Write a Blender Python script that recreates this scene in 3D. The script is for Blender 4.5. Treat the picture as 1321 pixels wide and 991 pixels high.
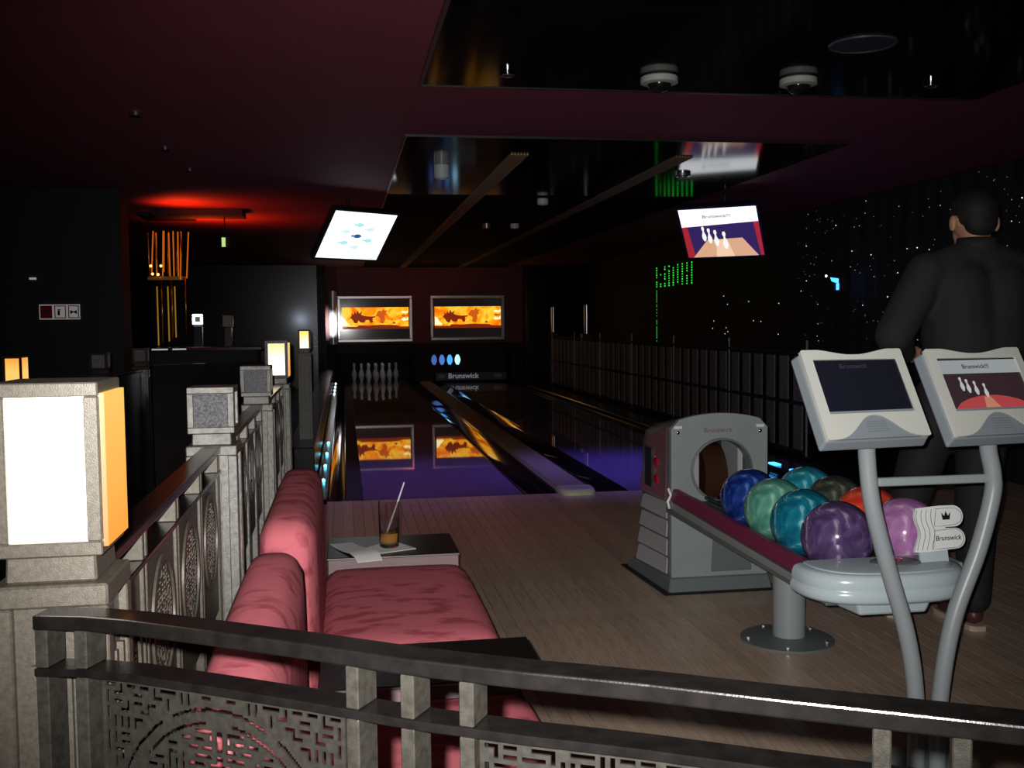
import bpy, bmesh, math, random
from mathutils import Vector, Matrix
R = math.radians
S = bpy.context.scene
for o in list(bpy.data.objects): bpy.data.objects.remove(o)
col = S.collection

# ------------------------------------------------------------ camera
cd = bpy.data.cameras.new('camera'); cam = bpy.data.objects.new('camera', cd); col.objects.link(cam)
cd.sensor_width = 36.0; cd.lens = 1335.0 / 1321.0 * 36.0; cd.clip_start = 0.02
AX = Vector((0.98709104, -0.15981871, -0.01045314)); AU = Vector((0.01983321, 0.05720993, 0.99816515)); AF = Vector((0.15892744, 0.98548719, -0.05964113))
m = Matrix.Identity(4)
for i in range(3): m[i][0] = AX[i]; m[i][1] = AU[i]; m[i][2] = -AF[i]
m.translation = (0, 0, 1.2)
cam.matrix_world = m
S.camera = cam
# ------------------------------------------------------------ world and exposure
w = bpy.data.worlds.new('dim_room'); S.world = w; w.use_nodes = True
w.node_tree.nodes['Background'].inputs[0].default_value = (0.02, 0.012, 0.018, 1)
w.node_tree.nodes['Background'].inputs[1].default_value = 0.05
S.view_settings.view_transform = 'Standard'; S.view_settings.look = 'None'
S.view_settings.gamma = 1.0; S.view_settings.use_curve_mapping = False
S.view_settings.exposure = 0.0
# ------------------------------------------------------------ lights
def lamp(name, kind, loc, power, color=(1, 1, 1), size=0.05, target=None, cone=None, blend=1.0, sy=None):
    d = bpy.data.lights.new(name, kind); o = bpy.data.objects.new(name, d); col.objects.link(o)
    d.energy = power; d.color = color; o.location = loc
    if kind == 'AREA':
        d.size = size
        if sy: d.shape = 'RECTANGLE'; d.size_y = sy
    else: d.shadow_soft_size = size
    if kind == 'SPOT': d.spot_size = R(cone); d.spot_blend = blend
    if target is not None:
        o.rotation_euler = (Vector(target) - Vector(loc)).to_track_quat('-Z', 'Y').to_euler()
    return o
# the camera's own flash, a little up and left of the lens
lamp('camera_flash', 'SPOT', (-0.022, 0.0, 1.222), 350, (1.0, 0.98, 0.95), 0.006, (0.75, 4.0, 1.02), 76, 1.0)
# ultraviolet lamps over the lane heads, a red cove wash, then added fill lamps
lamp('lane_black_light', 'SPOT', (0.66, 8.4, 2.28), 62, (0.36, 0.20, 1.0), 0.06, (0.62, 8.0, 0), 75)
lamp('lane_black_light', 'SPOT', (2.5, 8.2, 2.28), 150, (0.20, 0.15, 1.0), 0.06, (2.4, 8.1, 0), 75)
lamp('approach_red_light', 'SPOT', (0.6, 6.0, 2.28), 10, (1.0, 0.16, 0.35), 0.06, (0.45, 6.3, 0), 80)
lamp('cove_red_light', 'SPOT', (-1.45, 11.2, 1.85), 60, (1.0, 0.07, 0.01), 0.05, (-1.3, 11.25, 2.32), 155)
lamp('cove_red_light', 'SPOT', (-1.5, 9.9, 1.95), 36, (1.0, 0.06, 0.01), 0.05, (-1.35, 9.9, 2.32), 140)
lamp('masking_red_fill', 'SPOT', (1.5, 18.5, 2.25), 12, (1.0, 0.22, 0.18), 0.1, (1.5, 20.8, 1.7), 120)  # fill added to lift the masking wall out of the dark
lamp('pin_fill', 'AREA', (0.66, 21.2, 0.70), 0.3, (0.9, 0.95, 1.0), 0.8, (0.66, 21.9, 0.1), sy=0.05)  # added fill so the pins show, no deck lamp there
lamp('column_glare_fill', 'SPOT', (-0.27, 20.2, 1.15), 110, (0.9, 0.95, 1.0), 0.02, (-0.25, 20.8, 1.2), 60)  # spot added to make the flash glare on the silver column
lamp('far_wall_glare_fill', 'SPOT', (-0.9, 18.0, 1.3), 13, (0.7, 0.8, 1.0), 0.05, (-0.55, 19.8, 1.35), 60)  # lamp added for the bluish glare on the far wall

# ------------------------------------------------------------ helpers
def nset(n, k, v):
    if k in n.inputs: n.inputs[k].default_value = v
def mat(name, c, rough=0.5, metal=0.0, c2=None, scale=20.0, bump=0.0, bscale=None, emit=0.0, ecol=None, trans=0.0,
        coat=0.0, coatr=0.03, spec=None, sheen=0.0, stretch=None, rnd=0.0, ior=1.5, detail=3.0, ramp=(0.35, 0.65), alpha=None):
    mt = bpy.data.materials.new(name); mt.use_nodes = True; nt = mt.node_tree; N = nt.nodes; L = nt.links
    b = N['Principled BSDF']
    c4 = tuple(c) + (1,)
    b.inputs['Base Color'].default_value = c4; b.inputs['Roughness'].default_value = rough; b.inputs['Metallic'].default_value = metal
    nset(b, 'Transmission Weight', trans); nset(b, 'Coat Weight', coat); nset(b, 'Coat Roughness', coatr); nset(b, 'IOR', ior)
    if spec is not None: nset(b, 'Specular IOR Level', spec)
    if sheen: nset(b, 'Sheen Weight', sheen); nset(b, 'Sheen Roughness', 0.4)
    if emit: nset(b, 'Emission Color', tuple(ecol or c) + (1,)); nset(b, 'Emission Strength', emit)
    co = None
    if c2 or bump:
        tc = N.new('ShaderNodeTexCoord'); mp = N.new('ShaderNodeMapping'); L.new(tc.outputs['Object'], mp.inputs[0])
        if stretch: mp.inputs['Scale'].default_value = stretch
        no = N.new('ShaderNodeTexNoise'); no.inputs['Scale'].default_value = scale; no.inputs['Detail'].default_value = detail
        L.new(mp.outputs[0], no.inputs['Vector'])
        if c2:
            r = N.new('ShaderNodeValToRGB'); r.color_ramp.elements[0].position = ramp[0]; r.color_ramp.elements[1].position = ramp[1]
            r.color_ramp.elements[0].color = c4; r.color_ramp.elements[1].color = tuple(c2) + (1,)
            L.new(no.outputs[0], r.inputs[0]); co = r.outputs[0]
            L.new(co, b.inputs['Base Color'])
            if emit and ecol is None: L.new(co, b.inputs['Emission Color'])
        if bump:
            n2 = no
            if bscale:
                n2 = N.new('ShaderNodeTexNoise'); n2.inputs['Scale'].default_value = bscale; n2.inputs['Detail'].default_value = 4
                L.new(mp.outputs[0], n2.inputs['Vector'])
            bp = N.new('ShaderNodeBump'); bp.inputs['Strength'].default_value = bump; bp.inputs['Distance'].default_value = 0.01
            L.new(n2.outputs[0], bp.inputs['Height']); L.new(bp.outputs[0], b.inputs['Normal'])
    if rnd:
        oi = N.new('ShaderNodeObjectInfo'); hs = N.new('ShaderNodeHueSaturation'); mr = N.new('ShaderNodeMapRange')
        mr.inputs['To Min'].default_value = 1 - rnd; mr.inputs['To Max'].default_value = 1 + rnd
        L.new(oi.outputs['Random'], mr.inputs[0]); L.new(mr.outputs[0], hs.inputs['Value'])
        if co: L.new(co, hs.inputs['Color'])
        else: hs.inputs['Color'].default_value = c4
        L.new(hs.outputs[0], b.inputs['Base Color'])
    return mt
def glow(name, c, s, c2=None, axis=None, lo=0, hi=1):
    """an emitting surface; axis: the colour runs from c to c2 along a local axis"""
    mt = bpy.data.materials.new(name); mt.use_nodes = True; nt = mt.node_tree; N = nt.nodes; L = nt.links
    b = N['Principled BSDF']; b.inputs['Base Color'].default_value = (0.02, 0.02, 0.02, 1); b.inputs['Roughness'].default_value = 0.4
    b.inputs['Emission Color'].default_value = tuple(c) + (1,); b.inputs['Emission Strength'].default_value = s
    if c2:
        tc = N.new('ShaderNodeTexCoord'); sx = N.new('ShaderNodeSeparateXYZ'); mr = N.new('ShaderNodeMapRange'); r = N.new('ShaderNodeValToRGB')
        L.new(tc.outputs['Object'], sx.inputs[0]); L.new(sx.outputs['XYZ'.index(axis)], mr.inputs[0])
        mr.inputs['From Min'].default_value = lo; mr.inputs['From Max'].default_value = hi
        r.color_ramp.elements[0].color = tuple(c) + (1,); r.color_ramp.elements[1].color = tuple(c2) + (1,)
        L.new(mr.outputs[0], r.inputs[0]); L.new(r.outputs[0], b.inputs['Emission Color'])
    return mt
class MB:
    def __init__(s): s.bm = bmesh.new()
    def box(s, x0, x1, y0, y1, z0, z1, M=None, mi=0):
        P = [(x, y, z) for x in (x0, x1) for y in (y0, y1) for z in (z0, z1)]
        v = [s.bm.verts.new(M @ Vector(p) if M else p) for p in P]
        for f in ((0, 1, 3, 2), (4, 6, 7, 5), (0, 4, 5, 1), (2, 3, 7, 6), (0, 2, 6, 4), (1, 5, 7, 3)):
            s.bm.faces.new([v[i] for i in f]).material_index = mi
        return s
    def hexa(s, b, t):
        v = [s.bm.verts.new(p) for p in list(b) + list(t)]
        n = len(b)
        s.bm.faces.new(v[:n][::-1]); s.bm.faces.new(v[n:])
        for i in range(n): s.bm.faces.new((v[i], v[(i + 1) % n], v[n + (i + 1) % n], v[n + i]))
        return s
    def loft(s, rings, caps=True, closed=True):
        V = [[s.bm.verts.new(p) for p in r] for r in rings]
        n = len(V[0])
        for a, b in zip(V, V[1:]):
            for i in range(n if closed else n - 1):
                s.bm.faces.new((a[i], a[(i + 1) % n], b[(i + 1) % n], b[i]))
        if caps: s.bm.faces.new(V[0][::-1]); s.bm.faces.new(V[-1])
        return s
    def tube(s, pts, r, n=12, caps=True):
        pts = [Vector(p) for p in pts]; rs = r if isinstance(r, (list, tuple)) else [r] * len(pts)
        rings = []; u = None
        for i, p in enumerate(pts):
            t = (pts[min(i + 1, len(pts) - 1)] - pts[max(i - 1, 0)]).normalized()
            if u is None: u = t.orthogonal().normalized()
            u = (u - t * u.dot(t)).normalized(); v = t.cross(u)
            rings.append([p + (u * math.cos(a) + v * math.sin(a)) * rs[i] for a in [2 * math.pi * k / n for k in range(n)]])
        return s.loft(rings, caps)
    def lathe(s, prof, c=(0, 0, 0), n=24, caps=False, M=None):
        rings = []
        for r, z in prof:
            ring = [Vector((r * math.cos(2 * math.pi * k / n), r * math.sin(2 * math.pi * k / n), z)) for k in range(n)]
            rings.append([(M @ p if M else p) + Vector(c) for p in ring])
        return s.loft(rings, caps)
    def ball(s, c, r, u=16, v=10, sc=(1, 1, 1), M=None):
        mm = Matrix.Translation(c) @ (M or Matrix.Identity(4)) @ Matrix.Diagonal((sc[0], sc[1], sc[2], 1))
        bmesh.ops.create_uvsphere(s.bm, u_segments=u, v_segments=v, radius=r, matrix=mm); return s
    def mesh(s, name):
        bmesh.ops.recalc_face_normals(s.bm, faces=s.bm.faces)
        me = bpy.data.meshes.new(name); s.bm.to_mesh(me); s.bm.free(); return me
W = {}
def tag(o, label=None, cat=None, group=None, kind=None):
    if label: o['label'] = label
    if cat: o['category'] = cat
    if group: o['group'] = group
    if kind: o['kind'] = kind
    return o
def thing(name, label, cat, loc=(0, 0, 0), group=None):
    o = bpy.data.objects.new(name, None); col.objects.link(o); o.location = loc; o.empty_display_size = 0.05
    W[o] = Matrix.Translation(loc)
    return tag(o, label, cat, group)
def link(name, me, mats, parent=None, smooth=False, bevel=0, kind=None, label=None, local=None, seg=1):
    o = bpy.data.objects.new(name, me); col.objects.link(o)
    if mats is not None:
        for mt in (mats if isinstance(mats, (list, tuple)) else [mats]): me.materials.append(mt)
    if parent is not None:
        o.parent = parent; o.matrix_parent_inverse = W[parent].inverted()
    W[o] = Matrix.Identity(4)
    if local is not None: o.matrix_basis = local; W[o] = local
    if smooth:
        for p in me.polygons: p.use_smooth = True
        if smooth is not True: me.set_sharp_from_angle(angle=R(smooth))
    if bevel:
        b = o.modifiers.new('bevel', 'BEVEL'); b.width = bevel; b.segments = seg; b.limit_method = 'ANGLE'; b.angle_limit = R(35)
    return tag(o, label, None, None, kind)
def part(name, mb, mats, parent=None, **k): return link(name, mb.mesh(name), mats, parent, **k)
def struct(name, mb, mats, **k): return part(name, mb, mats, kind='structure', **k)
def frame(c, yaw, tilt):
    yaw, tilt = R(yaw), R(tilt)
    X = Vector((math.cos(yaw), math.sin(yaw), 0)); Nn = Vector((math.sin(yaw), -math.cos(yaw), 0))
    U = Vector((0, 0, 1)) * math.cos(tilt) + Nn * math.sin(tilt); F = X.cross(U)
    M = Matrix.Identity(4)
    for i in range(3): M[i][0] = X[i]; M[i][1] = U[i]; M[i][2] = F[i]
    M.translation = c
    return M
def flat(loops, z0, z1, M=None, name='flat'):
    """outline(s) in the xy plane, with holes, given thickness z0..z1, then placed by M -> mesh"""
    cu = bpy.data.curves.new(name, 'CURVE'); cu.dimensions = '2D'; cu.fill_mode = 'BOTH'; cu.extrude = abs(z1 - z0) / 2
    for lp in loops:
        sp = cu.splines.new('POLY'); sp.points.add(len(lp) - 1)
        for i, p in enumerate(lp): sp.points[i].co = (p[0], p[1], 0, 1)
        sp.use_cyclic_u = True
    o = bpy.data.objects.new(name, cu); me = bpy.data.meshes.new_from_object(o)
    bpy.data.objects.remove(o); bpy.data.curves.remove(cu)
    me.transform((M or Matrix.Identity(4)) @ Matrix.Translation((0, 0, (z0 + z1) / 2)))
    return me
def text(s, width, c, M=None, thick=0.0004, shear=0.0, bold=0.0, height=None):
    cu = bpy.data.curves.new('text', 'FONT'); cu.body = s; cu.align_x = 'CENTER'; cu.align_y = 'CENTER'; cu.shear = shear; cu.offset = bold
    cu.resolution_u = 3
    o = bpy.data.objects.new('text', cu); me = bpy.data.meshes.new_from_object(o)
    bpy.data.objects.remove(o); bpy.data.curves.remove(cu)
    xs = [v.co.x for v in me.vertices]; k = width / (max(xs) - min(xs))
    me.transform((M or Matrix.Identity(4)) @ Matrix.Translation((c[0], c[1], c[2])) @ Matrix.Diagonal((k, k if not height else height, k, 1)))
    return me
def copy_tree(o, loc=None, parent=None):
    c = o.copy(); col.objects.link(c)
    if parent is not None: c.parent = parent; c.matrix_parent_inverse = o.matrix_parent_inverse.copy()
    for ch in [x for x in KIDS.get(o, [])] or list(o.children): copy_tree(ch, None, c)
    if loc is not None: c.location = loc
    return c
KIDS = {}
def circ(cx, cy, rx, ry=None, n=32, a0=0, a1=360):
    ry = ry or rx
    full = abs(a1 - a0) >= 360
    return [(cx + rx * math.cos(R(a0 + (a1 - a0) * k / (n if full else n - 1))), cy + ry * math.sin(R(a0 + (a1 - a0) * k / (n if full else n - 1)))) for k in range(n)]

# ------------------------------------------------------------ materials
M_ceil = mat('maroon_paint', (0.21, 0.034, 0.055), 0.75, c2=(0.19, 0.03, 0.05), scale=3)
M_glassblack = mat('black_mirror_glass', (0.006, 0.006, 0.008), 0.09, spec=0.35, ior=1.35)
M_panefar = mat('satin_black_panel', (0.012, 0.008, 0.009), 0.8, spec=0.05)
M_black = mat('black_lacquer', (0.012, 0.011, 0.012), 0.22, c2=(0.02, 0.018, 0.02), scale=4)
M_matblack = mat('matt_black_paint', (0.012, 0.011, 0.012), 0.75)
M_dark = mat('dark_floor', (0.02, 0.017, 0.017), 0.35)
M_board = mat('approach_maple', (0.47, 0.335, 0.245), 0.40, c2=(0.65, 0.485, 0.37), scale=9, stretch=(14, 0.8, 1), rnd=0.10, bump=0.03, coat=0.3, coatr=0.22)
M_lane = mat('lane_surface', (0.22, 0.165, 0.33), 0.55, c2=(0.27, 0.20, 0.38), scale=7, stretch=(34, 0.6, 1), coat=1.0, coatr=0.02, spec=0.1)  # violet of the lane light is partly put into this colour
M_gutter = mat('gutter_black', (0.010, 0.009, 0.008), 0.05, spec=0.4)
M_cap = mat('capping_brown_grey', (0.26, 0.22, 0.15), 0.6, spec=0.15)
M_endcap = mat('end_cap_grey', (0.55, 0.55, 0.42), 0.45)
M_bronze = mat('hammered_bronze_dark', (0.024, 0.022, 0.018), 0.30, 0.3, c2=(0.038, 0.035, 0.029), scale=120, bump=0.12, bscale=700)
M_post = mat('hammered_pewter', (0.085, 0.082, 0.074), 0.36, 0.4, c2=(0.14, 0.135, 0.122), scale=90, bump=0.2, bscale=600)
M_postnear = mat('antique_pewter', (0.062, 0.053, 0.041), 0.42, 0.3, c2=(0.085, 0.074, 0.058), scale=200, bump=0.1, bscale=900)
M_fret = mat('dark_fretwork', (0.020, 0.0185, 0.016), 0.34, 0.3, c2=(0.030, 0.0275, 0.023), scale=150, bump=0.08, bscale=900)
M_rail = mat('dark_bronze_rail', (0.004, 0.0037, 0.0034), 0.22, 0.15, c2=(0.007, 0.006, 0.0056), scale=60, bump=0.04, bscale=500)
M_sparkle = mat('sparkling_pewter', (0.14, 0.14, 0.15), 0.3, 0.55, c2=(0.30, 0.30, 0.32), scale=260, bump=0.6, bscale=420)
M_velvet = mat('rose_velvet', (0.37, 0.072, 0.092), 0.9, c2=(0.58, 0.145, 0.175), scale=13, bump=0.03, bscale=200, detail=10, stretch=(0.8, 1.7, 1.4), ramp=(0.37, 0.49), spec=0.15)
M_tableblack = mat('black_table_top', (0.010, 0.008, 0.008), 0.3)
M_apron = mat('grey_pink_apron', (0.22, 0.15, 0.155), 0.5, c2=(0.28, 0.19, 0.20), scale=40, stretch=(0.3, 1, 8))
M_paper = mat('white_paper', (0.85, 0.86, 0.84), 0.7)
M_glass = mat('clear_glass', (1, 1, 1), 0.02, trans=1.0, ior=1.18, coat=0.6)
M_whisky = mat('amber_drink', (0.80, 0.40, 0.07), 0.05, trans=0.55, ior=1.33)
M_straw = mat('white_straw', (0.9, 0.9, 0.95), 0.4)
M_grey = mat('grey_painted_metal', (0.30, 0.33, 0.345), 0.36)
M_hood = mat('grey_hood_plastic', (0.27, 0.31, 0.31), 0.45, c2=(0.30, 0.34, 0.34), scale=8)
M_hooddark = mat('dark_grey_plastic', (0.14, 0.165, 0.165), 0.45)
M_hoodlight = mat('light_grey_side', (0.42, 0.42, 0.44), 0.45)
M_red = mat('red_gloss_plastic', (0.22, 0.10, 0.11), 0.15, coat=0.6)
M_redlens = mat('dark_red_lens', (0.35, 0.01, 0.03), 0.1, coat=1.0)
M_pad = mat('burgundy_rail_pad', (0.20, 0.025, 0.07), 0.4)
M_tray = mat('pale_tray_plastic', (0.52, 0.61, 0.64), 0.22, coat=0.5)
M_white = mat('white_plastic', (0.8, 0.8, 0.8), 0.35)
M_bezel = mat('pale_bezel', (0.60, 0.61, 0.56), 0.4)
M_bezeldk = mat('blue_grey_bezel', (0.24, 0.27, 0.30), 0.45)
M_scrblack = mat('blank_screen', (0.012, 0.013, 0.022), 0.14)
M_ink = mat('black_ink', (0.01, 0.01, 0.012), 0.5)
M_chrome = mat('chrome', (0.75, 0.75, 0.77), 0.12, 1.0)
M_silver = mat('brushed_silver_frame', (0.55, 0.53, 0.54), 0.28, 0.9)
M_shirt = mat('dark_shirt', (0.019, 0.0185, 0.020), 0.85, bump=0.2, bscale=12)
M_trouser = mat('black_trousers', (0.016, 0.014, 0.017), 0.8)
M_skin = mat('skin', (0.55, 0.28, 0.18), 0.5)
M_hair = mat('black_hair', (0.008, 0.007, 0.006), 0.75, bump=0.15, bscale=120)
M_gold = mat('gold_strip', (0.40, 0.28, 0.12), 0.6, 0.0, spec=0.1)
M_golddk = mat('dim_bronze_strip', (0.22, 0.17, 0.10), 0.6, 0.0, spec=0.1)
M_pin = mat('pin_white', (0.75, 0.74, 0.70), 0.3)
M_picket = mat('smoked_picket', (0.11, 0.105, 0.10), 0.7, c2=(0.17, 0.165, 0.15), scale=30, bump=0.1)
M_tubegold = mat('gold_rod', (0.75, 0.42, 0.08), 0.25, 0.9)
G_white = glow('lantern_white_pane', (1.0, 0.93, 0.82), 6.0)
G_amber = glow('lantern_amber_pane', (1.0, 0.36, 0.03), 1.0, (1.0, 0.60, 0.12), 'Z', 1.0, 1.15)
G_warm = glow('lantern_warm_pane', (1.0, 0.93, 0.66), 2.2, (0.95, 0.42, 0.07), 'Z', 1.02, 1.13)
G_orange = glow('lantern_orange_pane', (1.0, 0.50, 0.12), 1.3, (0.85, 0.24, 0.02), 'Z', 0.98, 1.07)
G_screen = glow('screen_white', (0.93, 0.97, 1.0), 1.25)
G_navy = glow('screen_navy', (0.03, 0.015, 0.10), 1.0)
G_wood = glow('screen_wood', (0.72, 0.40, 0.24), 1.0)
G_woodlt = glow('screen_wood_light', (0.92, 0.62, 0.42), 1.0)
G_redc = glow('screen_red', (0.42, 0.02, 0.03), 0.9)
G_pinw = glow('screen_pin', (0.95, 0.95, 0.92), 1.0)
G_pingrey = glow('screen_pin_shade', (0.35, 0.33, 0.36), 1.0)
G_teal = glow('screen_teal', (0.42, 0.86, 0.86), 1.0)
G_tealpale = glow('screen_teal_pale', (0.66, 0.93, 0.94), 1.0)
G_fish = glow('screen_navy_fish', (0.02, 0.10, 0.28), 1.0)
G_txt = glow('screen_text', (0.03, 0.03, 0.05), 0.6)
G_blue = glow('blue_lamp', (0.05, 0.35, 1.0), 3.0)
G_ledteal = glow('teal_led', (0.12, 0.75, 1.0), 5.0)
G_ledwhite = glow('white_led', (0.8, 0.9, 1.0), 4.0)
G_green = glow('green_bead', (0.02, 0.75, 0.05), 1.0)
G_glint = glow('bead_glint', (1.0, 0.97, 0.85), 1.0)  # glow stands in for flash glinting off wall beads

# ------------------------------------------------------------ the room
CZ = 2.32
struct('floor', MB().box(-3.6, 5.2, -1.6, 24.4, -0.12, -0.02), M_dark)
fl = bpy.data.objects['floor']
# approach boards, each a part of the floor
bw = 0.062; nb = 0; bme = None
x = -0.40
while x < 4.9:
    if bme is None:
        bme = MB().box(0, bw - 0.0022, 0, 7.05 + 1.2, -0.02, 0.0).mesh('board'); bme.materials.append(M_board)
    o = bpy.data.objects.new('board', bme); col.objects.link(o); o.parent = fl; o.location = (x, -1.2, 0)
    x += bw; nb += 1
struct('ceiling', MB().box(-3.6, 5.2, -1.6, 24.4, CZ, CZ + 0.1), M_ceil)
struct('wall_right', MB().box(4.78, 4.88, -1.6, 24.4, -0.02, CZ), M_matblack)
struct('wall_left', MB().box(-3.6, -3.5, -1.6, 24.4, -0.02, CZ), M_matblack)
struct('wall_front', MB().box(-3.5, 4.78, 24.3, 24.4, -0.02, CZ), M_matblack)
struct('wall_back', MB().box(-3.5, 4.78, -1.6, -1.5, -0.02, CZ), M_matblack)
# dark walls to the left
struct('wall_far_left', MB().box(-3.5, -0.36, 20.1, 20.25, -0.02, CZ), M_black)
struct('wall_sign_left', MB().box(-3.5, -1.80, 8.95, 9.3, -0.02, CZ), M_matblack)
# masking wall above the pin decks
struct('wall_masking', MB().box(-0.36, 3.70, 20.86, 20.98, 0.62, CZ), mat('masking_maroon', (0.15, 0.03, 0.028), 0.6, c2=(0.11, 0.022, 0.02), scale=2))
struct('trim_1', MB().box(-0.36, 3.70, 20.83, 20.859, 0.60, 0.80), M_matblack, bevel=0.004)
struct('trim_2', MB().box(-0.50, -0.36, 20.0, 20.95, -0.02, CZ).box(3.60, 3.74, 20.3, 20.95, -0.02, CZ), M_matblack)
struct('trim_3', MB().box(-0.36, -0.20, 20.85, 22.8, -0.02, 0.62).box(1.40, 1.76, 20.9, 22.8, 0.03, 0.62).box(3.35, 3.6, 20.9, 22.8, 0.03, 0.62), M_matblack)
struct('wall_pit', MB().box(-0.36, 3.70, 22.8, 22.9, -0.02, CZ), M_matblack)
# mirror glass ceiling panels
cp = thing('ceiling_panel', 'black mirror glass ceiling panel over the approach, nearer of the two, holding dome cameras', 'ceiling panel', (1.8, 3.0, CZ), 'mirror panels')
for i, y0 in enumerate((-1.2, 0.9, 2.4, 3.6)):
    y1 = (0.9, 2.4, 3.6, 4.9)[i]
    part('pane', MB().box(0.385, 3.20, y0 + 0.003, y1 - 0.003, CZ - 0.012, CZ - 0.001), M_glassblack, cp)
part('edge_trim', MB().box(0.365, 0.383, -1.2, 4.92, CZ - 0.016, CZ - 0.001).box(0.383, 3.2, 4.908, 4.92, CZ - 0.016, CZ - 0.001), M_bronze, cp)
cp = thing('ceiling_panel', 'black mirror glass ceiling panel above the lanes with two slatted strips running away', 'ceiling panel', (1.8, 13.0, CZ), 'mirror panels')
for x0, x1 in ((0.39, 1.10), (1.232, 2.228), (2.362, 3.20)):
    for y0, y1 in ((6.80, 9.0), (9.0, 12.5), (12.5, 16), (16, 20.7)):
        part('pane', MB().box(x0, x1, y0 + 0.003, y1 - 0.003, CZ - 0.012, CZ - 0.001), M_glassblack if y0 < 9 else M_panefar, cp)
part('pane', MB().box(0.39, 3.20, 6.25, 6.797, CZ - 0.012, CZ - 0.001), M_glassblack, cp)
part('edge_trim', MB().box(0.378, 0.387, 6.22, 12.5, CZ - 0.015, CZ - 0.001).box(0.387, 3.2, 6.225, 6.234, CZ - 0.015, CZ - 0.001), M_bronze, cp)
for k, x0 in enumerate((1.10, 2.228)):
    for i in range(6):
        part('slat', MB().box(x0 + 0.006 + i * 0.021, x0 + 0.019 + i * 0.021, 6.80, 20.7, CZ - 0.022, CZ - 0.001), M_gold if k == 0 else M_golddk, cp)
# ceiling fittings
def dome(x, y, lab, r=0.085):
    t = thing('dome_camera', lab, 'dome camera', (x, y, CZ - 0.012), 'dome cameras on the ceiling')
    part('ring', MB().lathe([(0.0, -0.013), (r * 0.9, -0.013), (r, -0.02), (r, -0.045), (r * 0.82, -0.05), (0, -0.05)], (x, y, CZ)), mat('matt_white_ring', (0.42, 0.43, 0.40), 0.5), t, smooth=40)
    part('dome', MB().ball((x, y, CZ - 0.045), r * 0.66, sc=(1, 1, 0.75)), mat('dome_black', (0.01, 0.01, 0.01), 0.2), t, smooth=True)
dome(1.433, 4.60, 'white ringed black dome camera on the near ceiling panel, left one')
dome(2.084, 4.56, 'white ringed black dome camera on the near ceiling panel, right one')
t = thing('ceiling_speaker', 'large flush round speaker grille in the near black ceiling panel', 'speaker', (2.09, 3.97, CZ))
part('grille', MB().lathe([(0, -0.016), (0.12, -0.016)], (2.09, 3.97, CZ)).lathe([(0.12, -0.013), (0.12, -0.018)], (2.09, 3.97, CZ)), mat('speaker_grille', (0.035, 0.035, 0.045), 0.5), t)
part('rim', MB().lathe([(0.118, -0.013), (0.122, -0.02), (0.132, -0.02), (0.135, -0.013)], (2.09, 3.97, CZ), 40), mat('speaker_rim', (0.06, 0.06, 0.075), 0.35), t, smooth=40)
def spot(x, y, lab, r=0.035, h=0.02, m=M_chrome, z=CZ - 0.012, on=None):
    t = thing('ceiling_spotlight', lab, 'spotlight', (x, y, z), 'small ceiling spotlights')
    part('rim', MB().lathe([(r * 0.6, 0), (r, -0.0), (r, -h), (r * 0.8, -h - 0.004), (r * 0.6, -h)], (x, y, z), 20), m, t, smooth=40)
    part('lens', MB().lathe([(0, -h * 0.6), (r * 0.62, -h * 0.6)], (x, y, z), 16).lathe([(r * 0.62, -h * 0.6), (r * 0.62, 0)], (x, y, z), 16), on or M_glassblack, t)
spot(0.735, 4.59, 'chrome spotlight near the left corner of the near ceiling panel')
spot(2.75, 4.57, 'chrome spotlight near the right end of the near ceiling panel')
spot(-1.058, 5.75, 'chrome spotlight in the maroon ceiling over the left walkway, nearest of three', z=CZ)
spot(-1.088, 6.84, 'chrome spotlight in the maroon ceiling over the left walkway, middle of three', z=CZ)
spot(-1.069, 7.76, 'chrome spotlight in the maroon ceiling over the left walkway, farthest of three', z=CZ, r=0.03)
wf = mat('white_fitting', (0.6, 0.65, 0.68), 0.3)
spot(0.70, 7.35, 'white drum spotlight hanging under the lane ceiling panel at its left edge', 0.052, 0.09, wf)
spot(1.79, 9.25, 'white drum spotlight between the two slatted ceiling strips', 0.05, 0.05, wf)
spot(1.60, 11.6, 'pale drum spotlight far along the lane ceiling, left of a pair', 0.05, 0.05, M_silver)
spot(1.92, 11.6, 'pale drum spotlight far along the lane ceiling, right of a pair', 0.05, 0.05, wf)
spot(2.55, 7.6, 'pale round downlight in the lane ceiling panel above the right monitor', 0.06, 0.02, M_silver)

# ------------------------------------------------------------ lanes
def lane(x0, x1, lab):
    t = thing('bowling_lane', lab, 'lane', ((x0 + x1) / 2, 7.06, 0))
    part('lane_bed', MB().box(x0, x1, 7.06, 22.6, -0.018, 0.0), M_lane, t, bevel=0.002)
    part('foul_line', MB().box(x0, x1, 7.052, 7.0595, -0.018, 0.0005), M_ink, t)
lane(0.105, 1.214, 'left glossy bowling lane reflecting the orange wall screens')
lane(1.972, 3.09, 'right glossy bowling lane glowing blue behind the ball return')
def gutter(x0, x1, lab):
    xc = (x0 + x1) / 2; r = (x1 - x0) / 2 - 0.004
    n = 9; A = []; B = []
    for k in range(n):
        a = math.pi * k / (n - 1)
        A.append((xc - r * math.cos(a), -0.0 - 0.017 * math.sin(a)))
    rings = []
    for y in (7.06, 22.6):
        rings.append([(px, y, pz) for px, pz in [(x0, 0.0)] + A + [(x1, 0.0)] + [(x1, -0.0195), (x0, -0.0195)]])
    t = tag(part('gutter', MB().loft(rings), M_gutter, smooth=30), lab, 'gutter')
gutter(-0.135, -0.012, 'black gutter on the left side of the left lane')
tag(part('edge_board', MB().box(-0.010, 0.103, 7.06, 22.6, -0.018, 0.001), M_matblack), 'matt black board between the left gutter and the left lane', 'board')
gutter(1.216, 1.455, 'black gutter between the left lane and the central capping')
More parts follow.
